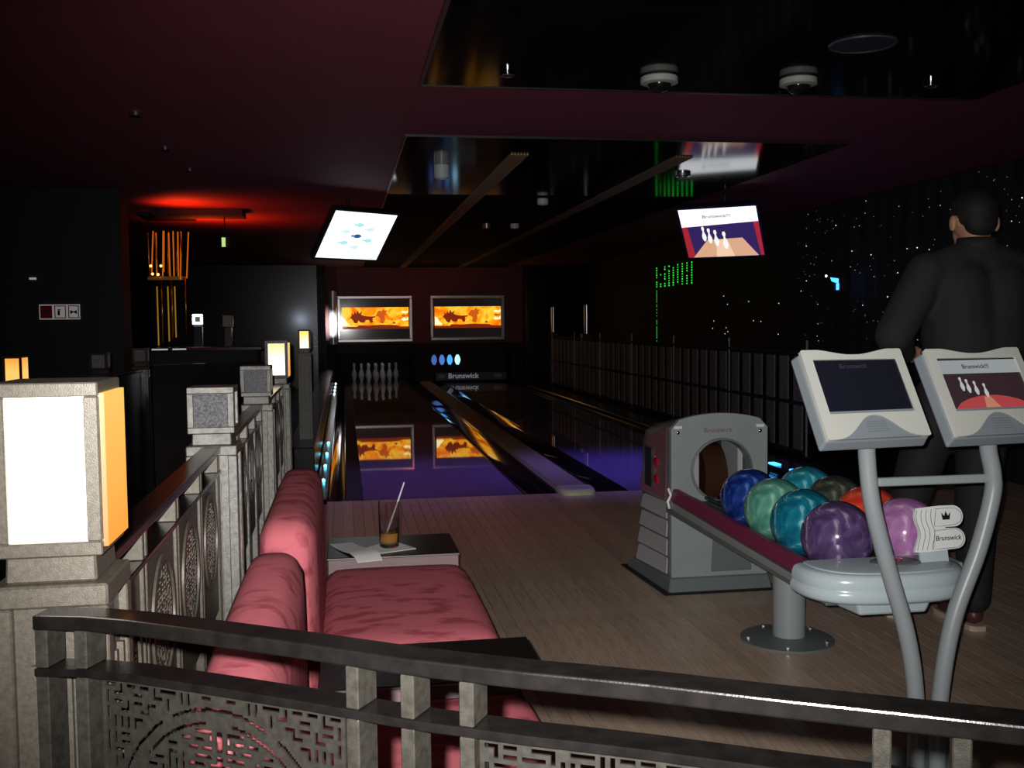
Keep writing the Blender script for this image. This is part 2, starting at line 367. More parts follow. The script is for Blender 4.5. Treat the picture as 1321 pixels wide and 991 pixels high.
gutter(1.715, 1.970, 'black gutter between the central capping and the right lane')
gutter(3.092, 3.34, 'black gutter on the right side of the right lane')
t = thing('ball_track_capping', 'long grey capping strip between the two lanes with rounded end cap', 'capping', (1.585, 6.9, 0))
part('cover', MB().hexa([(1.458, 7.15, 0), (1.712, 7.15, 0), (1.712, 20.8, 0), (1.458, 20.8, 0)], [(1.485, 7.15, 0.035), (1.685, 7.15, 0.035), (1.685, 20.8, 0.035), (1.485, 20.8, 0.035)]), M_cap, t, bevel=0.006)
rr = lambda s, z: [(1.585 + s * 0.127 * cx, 7.14 - (0.22 * s) * cy if cy > 0 else 7.14, z) for cx, cy in [(-1, 0), (-1, .45), (-0.93, .8), (-0.75, .95), (-0.5, 1), (0.5, 1), (0.75, .95), (0.93, .8), (1, .45), (1, 0)]]
e = part('end_cap', MB().loft([rr(1, 0.0), rr(1, 0.022), rr(0.95, 0.036), rr(0.80, 0.04)]), M_endcap, t, smooth=50)
link('lettering', text('Brunswick', 0.11, (0, 0, 0), Matrix.Translation((1.585, 7.03, 0.0415))), M_hooddark, e)
t = thing('lane_divider', 'low black divider right of the right lane with blue lamps', 'divider', (3.5, 7.0, 0))
part('cover', MB().box(3.345, 3.60, 6.4, 20.8, 0, 0.035), M_black, t, bevel=0.01)
for y in (7.15, 7.35, 7.75): part('lamp', MB().box(3.36, 3.42, y, y + 0.13, 0.036, 0.05), G_blue, t, bevel=0.004)
t = thing('lane_divider', 'low black divider left of the left lane dotted with teal lights', 'divider', (-0.2, 7.0, 0))
part('channel', MB().box(-0.215, -0.138, 6.95, 20.8, 0, 0.03).box(-0.215, -0.205, 6.95, 20.8, 0.03, 0.06), M_black, t, bevel=0.003)
for y in (6.98, 7.75, 8.55, 9.35, 10.2): part('light', MB().ball((-0.175, y, 0.042), 0.014 if y > 7 else 0.02, 10, 6), G_ledteal if y > 7 else M_chrome, t, smooth=True)
for y in (17.4, 18.3, 19.3, 20.4): part('light', MB().ball((-0.185, y, 0.042), 0.016, 10, 6), G_ledwhite, t, smooth=True)
# pin deck
pins_prof = [(0.026, 0), (0.029, 0.012), (0.045, 0.06), (0.0605, 0.115), (0.058, 0.15), (0.045, 0.20), (0.029, 0.235), (0.0235, 0.262), (0.026, 0.30), (0.0322, 0.34), (0.030, 0.362), (0.018, 0.378), (0.0, 0.381)]
def pin_at(x, y, z, lab, first=[None]):
    if first[0] is None:
        t = thing('bowling_pin', lab, 'bowling pin', (x, y, z), 'pins on the left deck')
        part('body', MB().lathe(pins_prof, (x, y, z), 16), M_pin, t, smooth=True)
        part('stripe', MB().lathe([(0.0285, 0.238), (0.0265, 0.244), (0.0262, 0.25)], (x, y, z), 16), M_redlens, t)
        first[0] = t; KIDS[t] = list(t.children); return t
    c = copy_tree(first[0], (x, y, z)); c['label'] = lab; return c
rows = [[0], [-.5, .5], [-1, 0, 1], [-1.5, -.5, .5, 1.5]]
ordn = ['leftmost', 'second from left', 'third from left', 'rightmost']
bpy.context.view_layer.update()
for ri, row in enumerate(rows):
    for k, u in enumerate(row):
        rn = ['front row', 'second row', 'third row', 'back row'][ri]
        pos = {1: [''], 2: ['left ', 'right '], 3: ['left ', 'middle ', 'right '], 4: ['leftmost ', 'inner left ', 'inner right ', 'rightmost ']}[len(row)][k]
        pin_at(0.625 + u * 0.292, 21.25 + ri * 0.253, 0.0, 'white bowling pin on the left deck, %spin of the %s' % (pos, rn))
# right pin deck: sweep board with lettering and lit pin shapes
t = thing('pin_sweep', 'black sweep board with silver lettering closing the right pin deck', 'sweep board', (2.5, 20.8, 0))
part('board', MB().box(1.80, 3.25, 20.80, 20.84, 0.035, 0.20), mat('sweep_board', (0.05, 0.055, 0.07), 0.4), t, bevel=0.006)
MF = Matrix(((1, 0, 0, 0), (0, 0, -1, 0), (0, 1, 0, 0), (0, 0, 0, 1)))
link('lettering', text('Brunswick', 0.62, (0, 0, 0), Matrix.Translation((2.36, 20.797, 0.125)) @ MF, bold=0.02), glow('dim_sign_letters', (0.35, 0.38, 0.45), 0.35), t)
part('end_mark', MB().box(1.86, 1.98, 20.795, 20.80, 0.09, 0.16), mat('end_mark_grey', (0.3, 0.3, 0.35), 0.4), t)
part('end_mark', MB().box(2.98, 3.14, 20.795, 20.80, 0.09, 0.16), mat('end_mark_grey2', (0.3, 0.3, 0.35), 0.4), t)
t = thing('pin_indicator', 'dark panel with four lit blue pin shapes above the sweep board', 'indicator', (2.1, 20.8, 0.3))
part('panel', MB().box(1.70, 3.25, 20.84, 20.855, 0.22, 0.60), M_matblack, t, bevel=0.004)
for k, (cc, s) in enumerate([((0.13, 0.22, 0.75), 0.55), ((0.10, 0.26, 0.85), 0.75), ((0.06, 0.36, 1.0), 1.3), ((0.35, 0.72, 1.0), 1.9)]):
    cx = 1.775 + 0.158 * k
    out = [(-.022, -.095), (.022, -.095), (.05, -.04), (.057, .0), (.05, .045), (.03, .09), (.015, .105), (-.015, .105), (-.03, .09), (-.05, .045), (-.057, 0), (-.05, -.04)]
    link('lit_pin_shape', flat([out], -0.006, 0.0, Matrix.Translation((cx, 20.832, 0.452)) @ MF), glow('pin_blue_%d' % k, cc, s), t)

# ------------------------------------------------------------ wall screens
G_fire = bpy.data.materials.new('fiery_screen'); G_fire.use_nodes = True
nt = G_fire.node_tree; b = nt.nodes['Principled BSDF']; b.inputs['Base Color'].default_value = (0.01, 0.01, 0.01, 1)
tc = nt.nodes.new('ShaderNodeTexCoord'); no = nt.nodes.new('ShaderNodeTexNoise'); no.inputs['Scale'].default_value = 4.5; no.inputs['Detail'].default_value = 4; no.inputs['Distortion'].default_value = 1.2
rp = nt.nodes.new('ShaderNodeValToRGB'); rp.color_ramp.elements[0].position = 0.32; rp.color_ramp.elements[1].position = 0.62
rp.color_ramp.elements[0].color = (0.85, 0.13, 0.0, 1); rp.color_ramp.elements[1].color = (1.0, 0.56, 0.04, 1)
e = rp.color_ramp.elements.new(0.46); e.color = (1.0, 0.32, 0.002, 1)
nt.links.new(tc.outputs['Object'], no.inputs[0]); nt.links.new(no.outputs[0], rp.inputs[0]); nt.links.new(rp.outputs[0], b.inputs['Emission Color']); b.inputs['Emission Strength'].default_value = 1.2
G_fdark = glow('fiery_dark', (0.20, 0.015, 0.0), 1.0)
G_fmid = glow('fiery_red', (0.62, 0.10, 0.005), 1.0)
G_fpale = glow('fiery_pale', (1.0, 0.85, 0.45), 1.5)
G_letter = glow('letterbox_top', (0.035, 0.012, 0.012), 1.0)
def tv(x0, x1, z0, z1, lab):
    t = thing('wall_screen', lab, 'wall screen', ((x0 + x1) / 2, 20.82, z0), 'wall screens above the pins')
    y = 20.80
    part('frame', MB().box(x0, x1, y, y + 0.05, z1 - 0.055, z1).box(x0, x1, y, y + 0.05, z0, z0 + 0.055).box(x0, x0 + 0.055, y, y + 0.05, z0 + 0.055, z1 - 0.055).box(x1 - 0.055, x1, y, y + 0.05, z0 + 0.055, z1 - 0.055), M_silver, t, bevel=0.008)
    sc = part('screen', MB().box(x0 + 0.05, x1 - 0.05, y + 0.03, y + 0.045, z0 + 0.05, z1 - 0.05), mat('screen_off', (0.01, 0.009, 0.011), 0.1, emit=0.010, ecol=(0.8, 0.6, 0.6)), t)
    W0 = x1 - x0
    bx0, bx1, bz0, bz1 = x0 + 0.085, x1 - 0.075, z1 - 0.61, z1 - 0.225
    part('picture', MB().box(bx0, bx1, y + 0.026, y + 0.029, bz0, bz1), G_fire, sc)
    part('picture_strip', MB().box(bx0, bx1, y + 0.026, y + 0.029, bz0 - 0.045, bz0 - 0.001), G_fdark, sc)
    # shapes read off on a 371 x 113 grid over the picture
    def P(L): return [(bx0 + (u - 217) / 371 * (bx1 - bx0), bz1 - (v - 632) / 113 * (bz1 - bz0)) for u, v in L]
    def sh(nm, L, g, k=0.0): link(nm, flat([P(L)], 0, 0.0025, Matrix.Translation((0, y + 0.0255 - k, 0)) @ MF), g, sc)
    sh('beast_shape', [(262, 692), (272, 678), (268, 662), (282, 676), (288, 655), (296, 672), (304, 648), (312, 668), (330, 654), (322, 674), (340, 682), (372, 686), (405, 684), (398, 692), (386, 694), (388, 720), (376, 724), (366, 706), (348, 706), (340, 722), (318, 720), (308, 708), (300, 726), (284, 722), (276, 706)], G_fdark)
    sh('tree_shape', [(412, 664), (424, 650), (438, 656), (446, 640), (456, 652), (472, 650), (460, 664), (468, 676), (454, 680), (456, 704), (446, 728), (426, 722), (430, 698), (418, 686), (404, 684)], G_fmid)
    sh('ground_shape', [(300, 745), (310, 736), (360, 738), (430, 734), (520, 737), (540, 745)], G_fdark, 0.0005)
    sh('rock_shape', [(495, 728), (506, 716), (518, 728)], G_fdark)
    for q in range(3): sh('cloud_shape', [(545, 660 + q * 22), (560, 654 + q * 20), (575, 660 + q * 20), (586, 650 + q * 20), (586, 664 + q * 22), (560, 668 + q * 22)], (G_fpale, G_fmid, G_fpale)[q])
    sh('pale_shape', [(218, 690), (232, 700), (246, 722), (262, 736), (218, 740)], G_fpale, 0.0)
    return t
tv(-0.125, 1.350, 0.835, 1.750, 'silver framed wall screen with fiery orange picture above the left lane')
tv(1.713, 3.217, 0.850, 1.752, 'silver framed wall screen with fiery orange picture above the right lane')
t = thing('wall_column', 'polished silver half column beside the left wall screen, glaring white', 'column', (-0.22, 20.8, 0.7))
part('shaft', MB().tube([(-0.215, 20.78, 0.8), (-0.215, 20.78, 1.85)], 0.085, 20), mat('satin_silver', (0.75, 0.77, 0.8), 0.3, 0.6), t, smooth=40)

# ------------------------------------------------------------ overhead monitors
def overhead(c, yaw, tilt, wd, ht, lab, kind):
    M = frame(c, yaw, tilt)
    t = thing('overhead_monitor', lab, 'monitor', (c[0], c[1], c[2] + 0.36), 'overhead monitors')
    part('housing', MB().box(-wd / 2 - 0.022, wd / 2 + 0.022, -ht / 2 - 0.022, ht / 2 + 0.022, -0.06, -0.002, M), M_black, t, bevel=0.004)
    part('hanger', MB().tube([M @ Vector((0, 0, -0.05)), (M @ Vector((0, 0, -0.16))), Vector((M @ Vector((0, 0, -0.16)))[:2] + (CZ - 0.012,))], 0.018, 10), M_black, t, smooth=40)
    s = part('screen', MB().box(-wd / 2, wd / 2, -ht / 2, ht / 2, -0.0015, 0.0, M), G_screen if kind == 0 else G_navy, t)
    u = lambda L: [((a - 0.5) * wd, (0.5 - b_) * ht) for a, b_ in L]
    def sh(nm, L, g, z=0.001): link(nm, flat([u(L)], z - 0.0006, z, M), g, s)
    if kind == 0:
        k = wd / ht
        def fish(cx, cy, sz, g, fl=1):
            L = [(cx + fl * sz * a, cy + sz * k * b_ * 0.9) for a, b_ in [(-1, -.28), (-.62, -.1), (-.3, -.36), (.2, -.42), (.65, -.25), (.9, 0), (.65, .25), (.2, .42), (-.3, .36), (-.62, .1), (-1, .28)]]
            sh('fish_shape', L, g)
        for q in range(6):
            a = R(60 * q + 20); fish(0.5 + 0.215 * math.cos(a), 0.5 + 0.215 * k * 0.85 * math.sin(a), 0.085, G_tealpale if q % 2 else G_teal)
        fish(0.5, 0.5, 0.085, G_fish, 1)
        for q in (0.07, 0.10, 0.13, 0.16, 0.86, 0.90, 0.93): sh('faint_mark', [(q, 0.485), (q + 0.014, 0.485), (q + 0.014, 0.515), (q, 0.515)], G_tealpale)
    else:
        sh('banner', [(0, 0), (1, 0), (1, 0.30), (0, 0.36)], G_screen)
        link('lettering', text('Brunswick!!!', 0.36 * wd, (-0.02 * wd, 0.34 * ht, 0.0018), M, bold=0.01), G_txt, s)
        sh('red_corner', [(0, 0.36), (0.07, 0.35), (0.10, 1), (0, 1)], G_redc)
        sh('red_corner', [(1, 0.30), (0.93, 0.31), (0.96, 1), (1, 1)], G_redc)
        sh('lane_picture', [(0.30, 0.64), (0.76, 0.62), (0.93, 1), (0.07, 1)], G_wood, 0.0014)
        sh('lane_highlight', [(0.42, 0.64), (0.56, 0.63), (0.62, 1), (0.38, 1)], G_woodlt, 0.0018)
        for px, py, ps in ((0.27, 0.36, 0.30), (0.34, 0.40, 0.31), (0.42, 0.44, 0.33), (0.53, 0.48, 0.36)):
            L = [(px + ps * 0.36 * a, py + ps * b_) for a, b_ in [(-.10, 0), (.10, 0), (.17, .10), (.15, .2), (.08, .30), (.11, .40), (.24, .60), (.26, .74), (.18, .92), (.10, 1), (-.10, 1), (-.18, .92), (-.26, .74), (-.24, .60), (-.11, .40), (-.08, .30), (-.15, .2), (-.17, .10)]]
            sh('pin_picture', L, G_pinw, 0.0022)
overhead((0.124, 9.16, 1.961), 35.7, 40.6, 0.653, 0.491, 'overhead monitor at left with white screen showing a ring of pale teal fish', 0)
overhead((3.252, 8.654, 1.959), -36.0, 39.7, 0.678, 0.51, 'overhead monitor at right showing four bowling pins on a wooden lane', 1)

# ------------------------------------------------------------ posts and railings on the left
def post(cx, cy, top, lab, kind, pm=M_post, half=0.049, base=0.0, lamp_m=None, side_m=None, fr=None, group='pewter railing posts'):
    t = thing('railing_post', lab, 'railing post', (cx, cy, base), group)
    h = half
    mb = MB().box(cx - h + 0.008, cx + h - 0.008, cy - h + 0.008, cy + h - 0.008, base, top - 0.02)
    part('core', mb, pm, t)
    mb = MB()
    for sx in (-1, 1):
        for sy in (-1, 1):
            x0 = cx + sx * h; x1 = cx + sx * (h - 0.018); y0 = cy + sy * h; y1 = cy + sy * (h - 0.018)
            mb.box(min(x0, x1), max(x0, x1), min(y0, y1), max(y0, y1), base, top - 0.02)
    part('corner_strip', mb, pm, t, bevel=0.0015)
    mb = MB()
    for k in (-0.28, 0.28):
        for s in (-1, 1):
            mb.box(cx + k * h - 0.003, cx + k * h + 0.003, cy + s * (h - 0.003) - 0.004, cy + s * (h - 0.003) + 0.002, base + 0.03, top - 0.07)
            mb.box(cx + s * (h - 0.003) - 0.004, cx + s * (h - 0.003) + 0.002, cy + k * h - 0.003, cy + k * h + 0.003, base + 0.03, top - 0.07)
    part('flute', mb, pm, t)
    part('cap_plate', MB().box(cx - h, cx + h, cy - h, cy + h, top - 0.02, top), pm, t, bevel=0.002)
    if kind is None: return t
    nk = h * 0.76
    part('neck', MB().hexa([(cx - nk - .001, cy - nk - .001, top), (cx + nk + .001, cy - nk - .001, top), (cx + nk + .001, cy + nk + .001, top), (cx - nk - .001, cy + nk + .001, top)], [(cx - nk, cy - nk, top + 0.024), (cx + nk, cy - nk, top + 0.024), (cx + nk, cy + nk, top + 0.024), (cx - nk, cy + nk, top + 0.024)]), pm, t, bevel=0.002)
    z0 = top + 0.024; hw = 0.045
    if kind == 'box':
        z1 = z0 + 0.092
        hd = part('post_head', MB().box(cx - hw + 0.005, cx + hw - 0.005, cy - hw + 0.005, cy + hw - 0.005, z0, z1 - 0.002), M_sparkle, t)
    else:
        z1 = z0 + 0.152
    e = 0.0125
    mb = MB()
    for sx in (-1, 1):
        for sy in (-1, 1):
            xa, xb = sorted((cx + sx * hw, cx + sx * (hw - e))); ya, yb = sorted((cy + sy * hw, cy + sy * (hw - e)))
            mb.box(xa, xb, ya, yb, z0 + e, z1 - e)
    for za, zb in ((z0, z0 + e), (z1 - e, z1)):
        mb.box(cx - hw, cx + hw, cy - hw, cy + hw, za, zb)
    part('lantern_frame' if kind != 'box' else 'head_frame', mb, fr or pm, t, bevel=0.0012)
    if kind == 'lantern':
        i = hw - 0.006
        part('lit_pane', MB().box(cx - i, cx + i, cy - i, cy - i + 0.003, z0 + e, z1 - e), lamp_m, t)
        part('lit_pane', MB().box(cx - i, cx + i, cy + i - 0.003, cy + i, z0 + e, z1 - e), lamp_m, t)
        part('lit_pane', MB().box(cx + i - 0.003, cx + hw + 0.004, cy - hw + 0.006, cy + hw - 0.001, z0 + 0.007, z1 - 0.010), side_m, t)
        part('lit_pane', MB().box(cx - i, cx - i + 0.003, cy - i + 0.003, cy + i - 0.003, z0 + e, z1 - e), side_m, t)
    return t
post(-0.2575, 0.986, 0.976, 'near pewter post at left edge carrying a large glaring white square lantern', 'lantern', M_postnear, half=0.049, lamp_m=G_white, side_m=G_amber)
post(-0.264, 2.150, 0.962, 'pewter post with sparkling square head, nearer of two, beside red sofa', 'box')
post(-0.266, 3.228, 0.961, 'pewter post with sparkling square head, farther of two, before yellow lantern', 'box')
post(-0.272, 4.310, 0.960, 'pewter post carrying a yellow lit square lantern behind the sparkling heads', 'lantern', lamp_m=G_warm, side_m=G_amber, fr=M_sparkle)
post(-0.300, 8.0, 0.985, 'slim pewter column with small yellow lantern standing on dark plinth by left lane', 'lantern', lamp_m=G_warm, side_m=M_post, base=0.33)
pl = part('plinth', MB().box(-0.42, -0.225, 7.4, 20.0, 0.0, 0.33), M_black, bevel=0.006); tag(pl, 'long low black plinth running along the left side of left lane', 'plinth')

# ornamental cast panels
random.seed(7)
def fret_bitmap(nx, ny, cx, cy, rad, seed, only_inside=False, fine=1):
    """a solid plate pierced by short hooked slots, mirrored left to right, with a smooth double ring"""
    rg = random.Random(seed); hx = nx // 2
    def d(i, j): return math.hypot(i + 0.5 - cx, j + 0.5 - cy) - rad
    def free(i, j):
        if not (1 <= i < nx - 1 and 1 <= j < ny - 1 and i < hx): return False
        q = d(i, j)
        if only_inside: return q < -4.6
        return q > 1.6 or q < -4.6
    void = set(); used = set()
    pts = [(i, j) for i in range(1, hx, 2) for j in range(1, ny - 1, 2)]
    for rnd in range(3):
        rg.shuffle(pts)
        for p in pts:
            if p in used or not free(*p): continue
            cells = [p]; loc = {p}; cur = p; dd = rg.choice([(1, 0), (0, 1), (-1, 0), (0, -1)])
            for s_ in range(rg.randint(1, 4)):
                if s_ and rg.random() < 0.6: dd = rg.choice([(dd[1], dd[0]), (-dd[1], -dd[0])])
                q = (cur[0] + 2 * dd[0], cur[1] + 2 * dd[1]); md = (cur[0] + dd[0], cur[1] + dd[1])
                if q in used or q in loc or not free(*q) or not free(*md): continue
                loc.add(q); cells += [md, q]; cur = q
            if len(cells) < 3: continue
            used |= loc; void |= set(cells)
    void |= {(nx - 1 - i, j) for i, j in void}
    F_ = fine; sol = [[True] * (nx * F_) for _ in range(ny * F_)]
    for j in range(ny * F_):
        for i in range(nx * F_):
            x_, y_ = (i + 0.5) / F_, (j + 0.5) / F_
            rr_ = math.hypot(x_ - cx, y_ - cy) - rad; a = math.degrees(math.atan2(y_ - cy, x_ - cx)) % 60
            if (i // F_, j // F_) in void: sol[j][i] = False
            if not only_inside and abs(rr_) < 0.52 and 3 < a < 57 and 0.8 < x_ < nx - 0.8: sol[j][i] = False
            if not only_inside and abs(rr_ + 3.2) < 0.5 and 8 < (a + 30) % 60 < 52: sol[j][i] = False
    return sol
def fret_mesh(sol, u0, u1, v0, v1, fn, name='fretwork'):
    """fn(u, depth, z) -> point; depth 0 is the front face"""
    ny = len(sol); nx = len(sol[0]); verts = {}; V = []; F = []
    T = 0.0022
    def vt(i, j, k):
        if (i, j, k) not in verts:
            verts[(i, j, k)] = len(V); V.append(fn(u0 + (u1 - u0) * i / nx, T * k, v1 - (v1 - v0) * j / ny))
        return verts[(i, j, k)]
    for j in range(ny):
        for i in range(nx):
            if not sol[j][i]: continue
            F.append((vt(i, j, 0), vt(i, j + 1, 0), vt(i + 1, j + 1, 0), vt(i + 1, j, 0)))
            F.append((vt(i, j, 1), vt(i + 1, j, 1), vt(i + 1, j + 1, 1), vt(i, j + 1, 1)))
            if i == 0 or not sol[j][i - 1]: F.append((vt(i, j, 0), vt(i, j, 1), vt(i, j + 1, 1), vt(i, j + 1, 0)))
            if i == nx - 1 or not sol[j][i + 1]: F.append((vt(i + 1, j, 0), vt(i + 1, j + 1, 0), vt(i + 1, j + 1, 1), vt(i + 1, j, 1)))
            if j == 0 or not sol[j - 1][i]: F.append((vt(i, j, 0), vt(i + 1, j, 0), vt(i + 1, j, 1), vt(i, j, 1)))
            if j == ny - 1 or not sol[j + 1][i]: F.append((vt(i, j + 1, 0), vt(i, j + 1, 1), vt(i + 1, j + 1, 1), vt(i + 1, j + 1, 0)))
    me = bpy.data.meshes.new(name); me.from_pydata([tuple(v) for v in V], [], F); me.update(); return me

class Path:
    def __init__(s, pts):
        s.p = [Vector((a, b, 0)) for a, b in pts]; s.L = [0]
        for a, b in zip(s.p, s.p[1:]): s.L.append(s.L[-1] + (b - a).length)
    def at(s, d):
        d = max(0, min(d, s.L[-1] - 1e-6))
        for i in range(len(s.p) - 1):
            if d <= s.L[i + 1]:
                f = (d - s.L[i]) / (s.L[i + 1] - s.L[i]); a, b = s.p[i], s.p[i + 1]; break
        def tan(i):
            i0 = max(0, i - 1); i1 = min(len(s.p) - 1, i + 1); return (s.p[i1] - s.p[i0]).normalized()
        t = (tan(i) * (1 - f) + tan(i + 1) * f).normalized()
        return a.lerp(b, f), Vector((t.y, -t.x, 0))    # point and the normal to the right of travel
    def fn(s, front):
        def g(u, dep, z):
            p, n = s.at(u); q = p + n * (front - dep); return (q.x, q.y, z)
        return g
def sweep(path, d0, d1, w0, w1, z0, z1, n=24):
    rings = []
    for k in range(n + 1):
        p, nn = path.at(d0 + (d1 - d0) * k / n)
        rings.append([p + nn * w1 + Vector((0, 0, z0)), p + nn * w1 + Vector((0, 0, z1)), p + nn * w0 + Vector((0, 0, z1)), p + nn * w0 + Vector((0, 0, z0))])
    return MB().loft(rings)
def railing(path, wb, wf, bars, panels, lab, rm, pm, fm, group=None, zt=0.96, seed=1, bw_=0.0112, d0=0.0, d1=None, fine=1, inside=False):
    """wb, wf: back and front offsets of the rails; bars, panels given by length along the path"""
    d1 = d1 or path.L[-1]
    p0, _ = path.at(0)
    t = thing('railing_section', lab, 'railing', (p0.x, p0.y, 0), group)
    part('top_rail', sweep(path, d0, d1, wb, wf, zt - 0.0125, zt), rm, t, bevel=0.0016, seg=2)
    part('mid_rail', sweep(path, d0, d1, wb, wf, zt - 0.052, zt - 0.045), rm, t, bevel=0.001)
    part('bottom_rail', sweep(path, d0, d1, wb, wf, 0.10, 0.13), rm, t, bevel=0.0015)
    for b_ in bars:
        part('upright', sweep(path, b_, b_ + bw_, wb + 0.001, wf - 0.0012, zt - 0.0448, zt - 0.0127, 1), pm, t, bevel=0.001)
        part('upright', sweep(path, b_, b_ + bw_, wb + 0.001, wf - 0.0012, 0.13, zt - 0.0522, 1), pm, t, bevel=0.001)
    shared = {}
    for k, (a, b_) in enumerate(panels):
        L = b_ - a; cell = 0.0034; nx = int(L / cell); nx -= nx % 2; H_ = 0.26; ny = int(H_ / cell)
        r = min(nx, 66) / 2 - 3.5
        if inside and 'm' in shared:
            o = link('fretwork_panel', shared['m'], None, t, local=Matrix.Translation((0, path.fn(0)(a, 0, 0)[1] - shared['y'], 0)))
        else:
            sol = fret_bitmap(nx, ny, nx / 2, r + 4.0, r, seed + k, inside, fine)
            o = link('fretwork_panel', fret_mesh(sol, a, b_, zt - 0.052 - H_, zt - 0.052, path.fn(wf - 0.005)), fm, t)
            if inside: shared['m'] = o.data; shared['y'] = path.fn(0)(a, 0, 0)[1]
        if inside:
            yc = path.fn(0)((a + b_) / 2, 0, 0)[1]; zc = zt - 0.052 - (r + 4.0) * cell; R0 = (r - 0.5) * cell * L / (nx * cell)
            x_ = path.fn(wf - 0.004)(a, 0, 0)[0]
            part('ring', MB().loft([[(x_ + dx, yc + rr_ * math.cos(2 * math.pi * q / 40), zc + rr_ * math.sin(2 * math.pi * q / 40)) for q in range(40)] for rr_, dx in ((R0, 0), (R0, 0.0035), (R0 - 0.012, 0.0035), (R0 - 0.012, 0))], caps=False), fm, t, smooth=35)
        part('kick_panel', sweep(path, a, b_, -0.004, 0.004, 0.13, zt - 0.052 - H_), pm, t)
    return t
# front rail bends past the camera
fp = Path([(-0.268, 0.915), (-0.200, 0.897), (-0.110, 0.842), (-0.025, 0.788), (0.047, 0.739), (0.124, 0.696), (0.189, 0.664), (0.267, 0.619), (0.395, 0.549), (0.52, 0.478), (0.66, 0.40)])
railing(fp, -0.0185, 0.011, [0.0105, 0.0455, 0.3075, 0.3545, 0.4005, 0.676, 0.7215], [(0.067, 0.304), (0.4145, 0.672), (0.736, 0.88)],
        'curved dark bronze railing with cut fretwork panels across the foreground', M_rail, M_bronze, M_fret, seed=11, d0=0.0095, fine=2)
for i, (y0, y1) in enumerate(((1.046, 2.100), (2.200, 3.178), (3.278, 4.260))):
    lp = Path([(-0.264, y0), (-0.264, (y0 + y1) / 2), (-0.264, y1)]); L = y1 - y0
    bars = []; pans = []; x = 0.0
    cell = (L - 0.05) / 4
    for k in range(4):
        bars += [x + 0.004, x + 0.026]; pans.append((x + 0.042, x + cell - 0.003)); x += cell
    bars += [x + 0.004, x + 0.026]
    railing(lp, -0.018, 0.018, bars, pans, ['straight railing section between white lantern post and nearer sparkling post', 'straight railing section between the two sparkling headed posts', 'straight railing section between farther sparkling post and yellow lantern post'][i],
            M_rail, M_postnear if i == 0 else M_post, M_postnear if i == 0 else M_post, 'straight left railing sections', seed=20 + 9 * i, inside=True, bw_=0.0095)
# low partition and posts on the far side of the walkway
post(-1.60, 5.40, 0.885, 'dim far left post carrying an orange lit lantern', 'lantern', M_black, lamp_m=G_orange, side_m=G_orange, fr=M_matblack, group='far walkway posts')
post(-1.29, 5.80, 0.945, 'dim post with plain square head right of the orange lantern, nearer one', 'box', M_black, fr=M_black, group='far walkway posts')
post(-1.275, 6.85, 0.945, 'dim post with plain square head right of the orange lantern, farther one', 'box', M_black, fr=M_black, group='far walkway posts')
def parapet(a, b_, lab, z=0.93):
    p = Path([a, ((a[0] + b_[0]) / 2, (a[1] + b_[1]) / 2), b_])
    t = thing('partition', lab, 'partition', (a[0], a[1], 0), 'dark partitions of the walkway')
    part('panel', sweep(p, 0, p.L[-1], -0.015, 0.015, 0, z - 0.02, 2), M_black, t)
    part('coping', sweep(p, 0, p.L[-1], -0.03, 0.03, z - 0.02, z, 2), M_black, t, bevel=0.003)
parapet((-1.555, 5.46), (-1.34, 5.76), 'black low partition between orange lantern post and nearer dim post')
parapet((-1.30, 5.86), (-1.29, 6.79), 'black low partition between the two dim posts')
parapet((-1.22, 6.88), (-0.50, 7.30), 'black glossy low partition behind farther dim post', 0.95)
parapet((-3.3, 5.2), (-1.66, 5.4), 'black low partition left of the orange lantern post')

# ------------------------------------------------------------ left wall fittings
t = thing('safety_sign', 'row of three small red and white pictogram plates on black wall', 'sign', (-2.3, 8.93, 1.3))
k0 = 8.93 / 7.5
def sgx(px): return (-2.053 + (px - 50) / 53 * 0.263) * k0 - 0.0
def sgz(py): return 1.2 + (1.354 - (py - 393) / 19 * 0.103 - 1.2) * k0
part('backing', MB().box(sgx(50), sgx(103), 8.935, 8.949, sgz(412), sgz(393)), mat('sign_white_glow', (0.85, 0.85, 0.85), 0.4, emit=0.12, ecol=(0.9, 0.85, 0.85)), t)  # faint emission added to brighten the plates, the sign is no lamp
for i, (a, b_, mm) in enumerate(((51.5, 67, M_redlens), (70, 85, M_ink), (88, 102, M_ink))):
    mb = MB(); x0, x1, z0, z1 = sgx(a), sgx(b_), sgz(410.5), sgz(394.5)
    if i == 0: mb.box(x0, x1, 8.930, 8.9345, z0, z1)
    else:
        for q in ((x0, x1, z0, z0 + 0.007), (x0, x1, z1 - 0.007, z1), (x0, x0 + 0.007, z0 + 0.007, z1 - 0.007), (x1 - 0.007, x1, z0 + 0.007, z1 - 0.007)):
            mb.box(q[0], q[1], 8.930, 8.9345, q[2], q[3])
    s = part('pictogram', mb, mm if i == 0 else M_redlens, t)
    xc, zc = (x0 + x1) / 2, (z0 + z1) / 2
    mk = M_hooddark if i == 0 else M_ink
    if i == 0: part('mark', MB().box(xc - 0.02, xc + 0.02, 8.928, 8.9298, zc - 0.012, zc + 0.018), M_ink, s)
    if i == 1: part('mark', MB().box(xc - 0.02, xc - 0.002, 8.928, 8.934, zc - 0.028, zc + 0.012).box(xc - 0.018, xc + 0.004, 8.928, 8.934, zc + 0.014, zc + 0.022), mk, s)
    if i == 2:
        link('mark', flat([[(-.026, -.02), (0, -.003), (.026, -.02), (.026, .014), (0, .003), (-.026, .014)]], 0, 0.003, Matrix.Translation((xc, 8.9335, zc)) @ MF), mk, s)
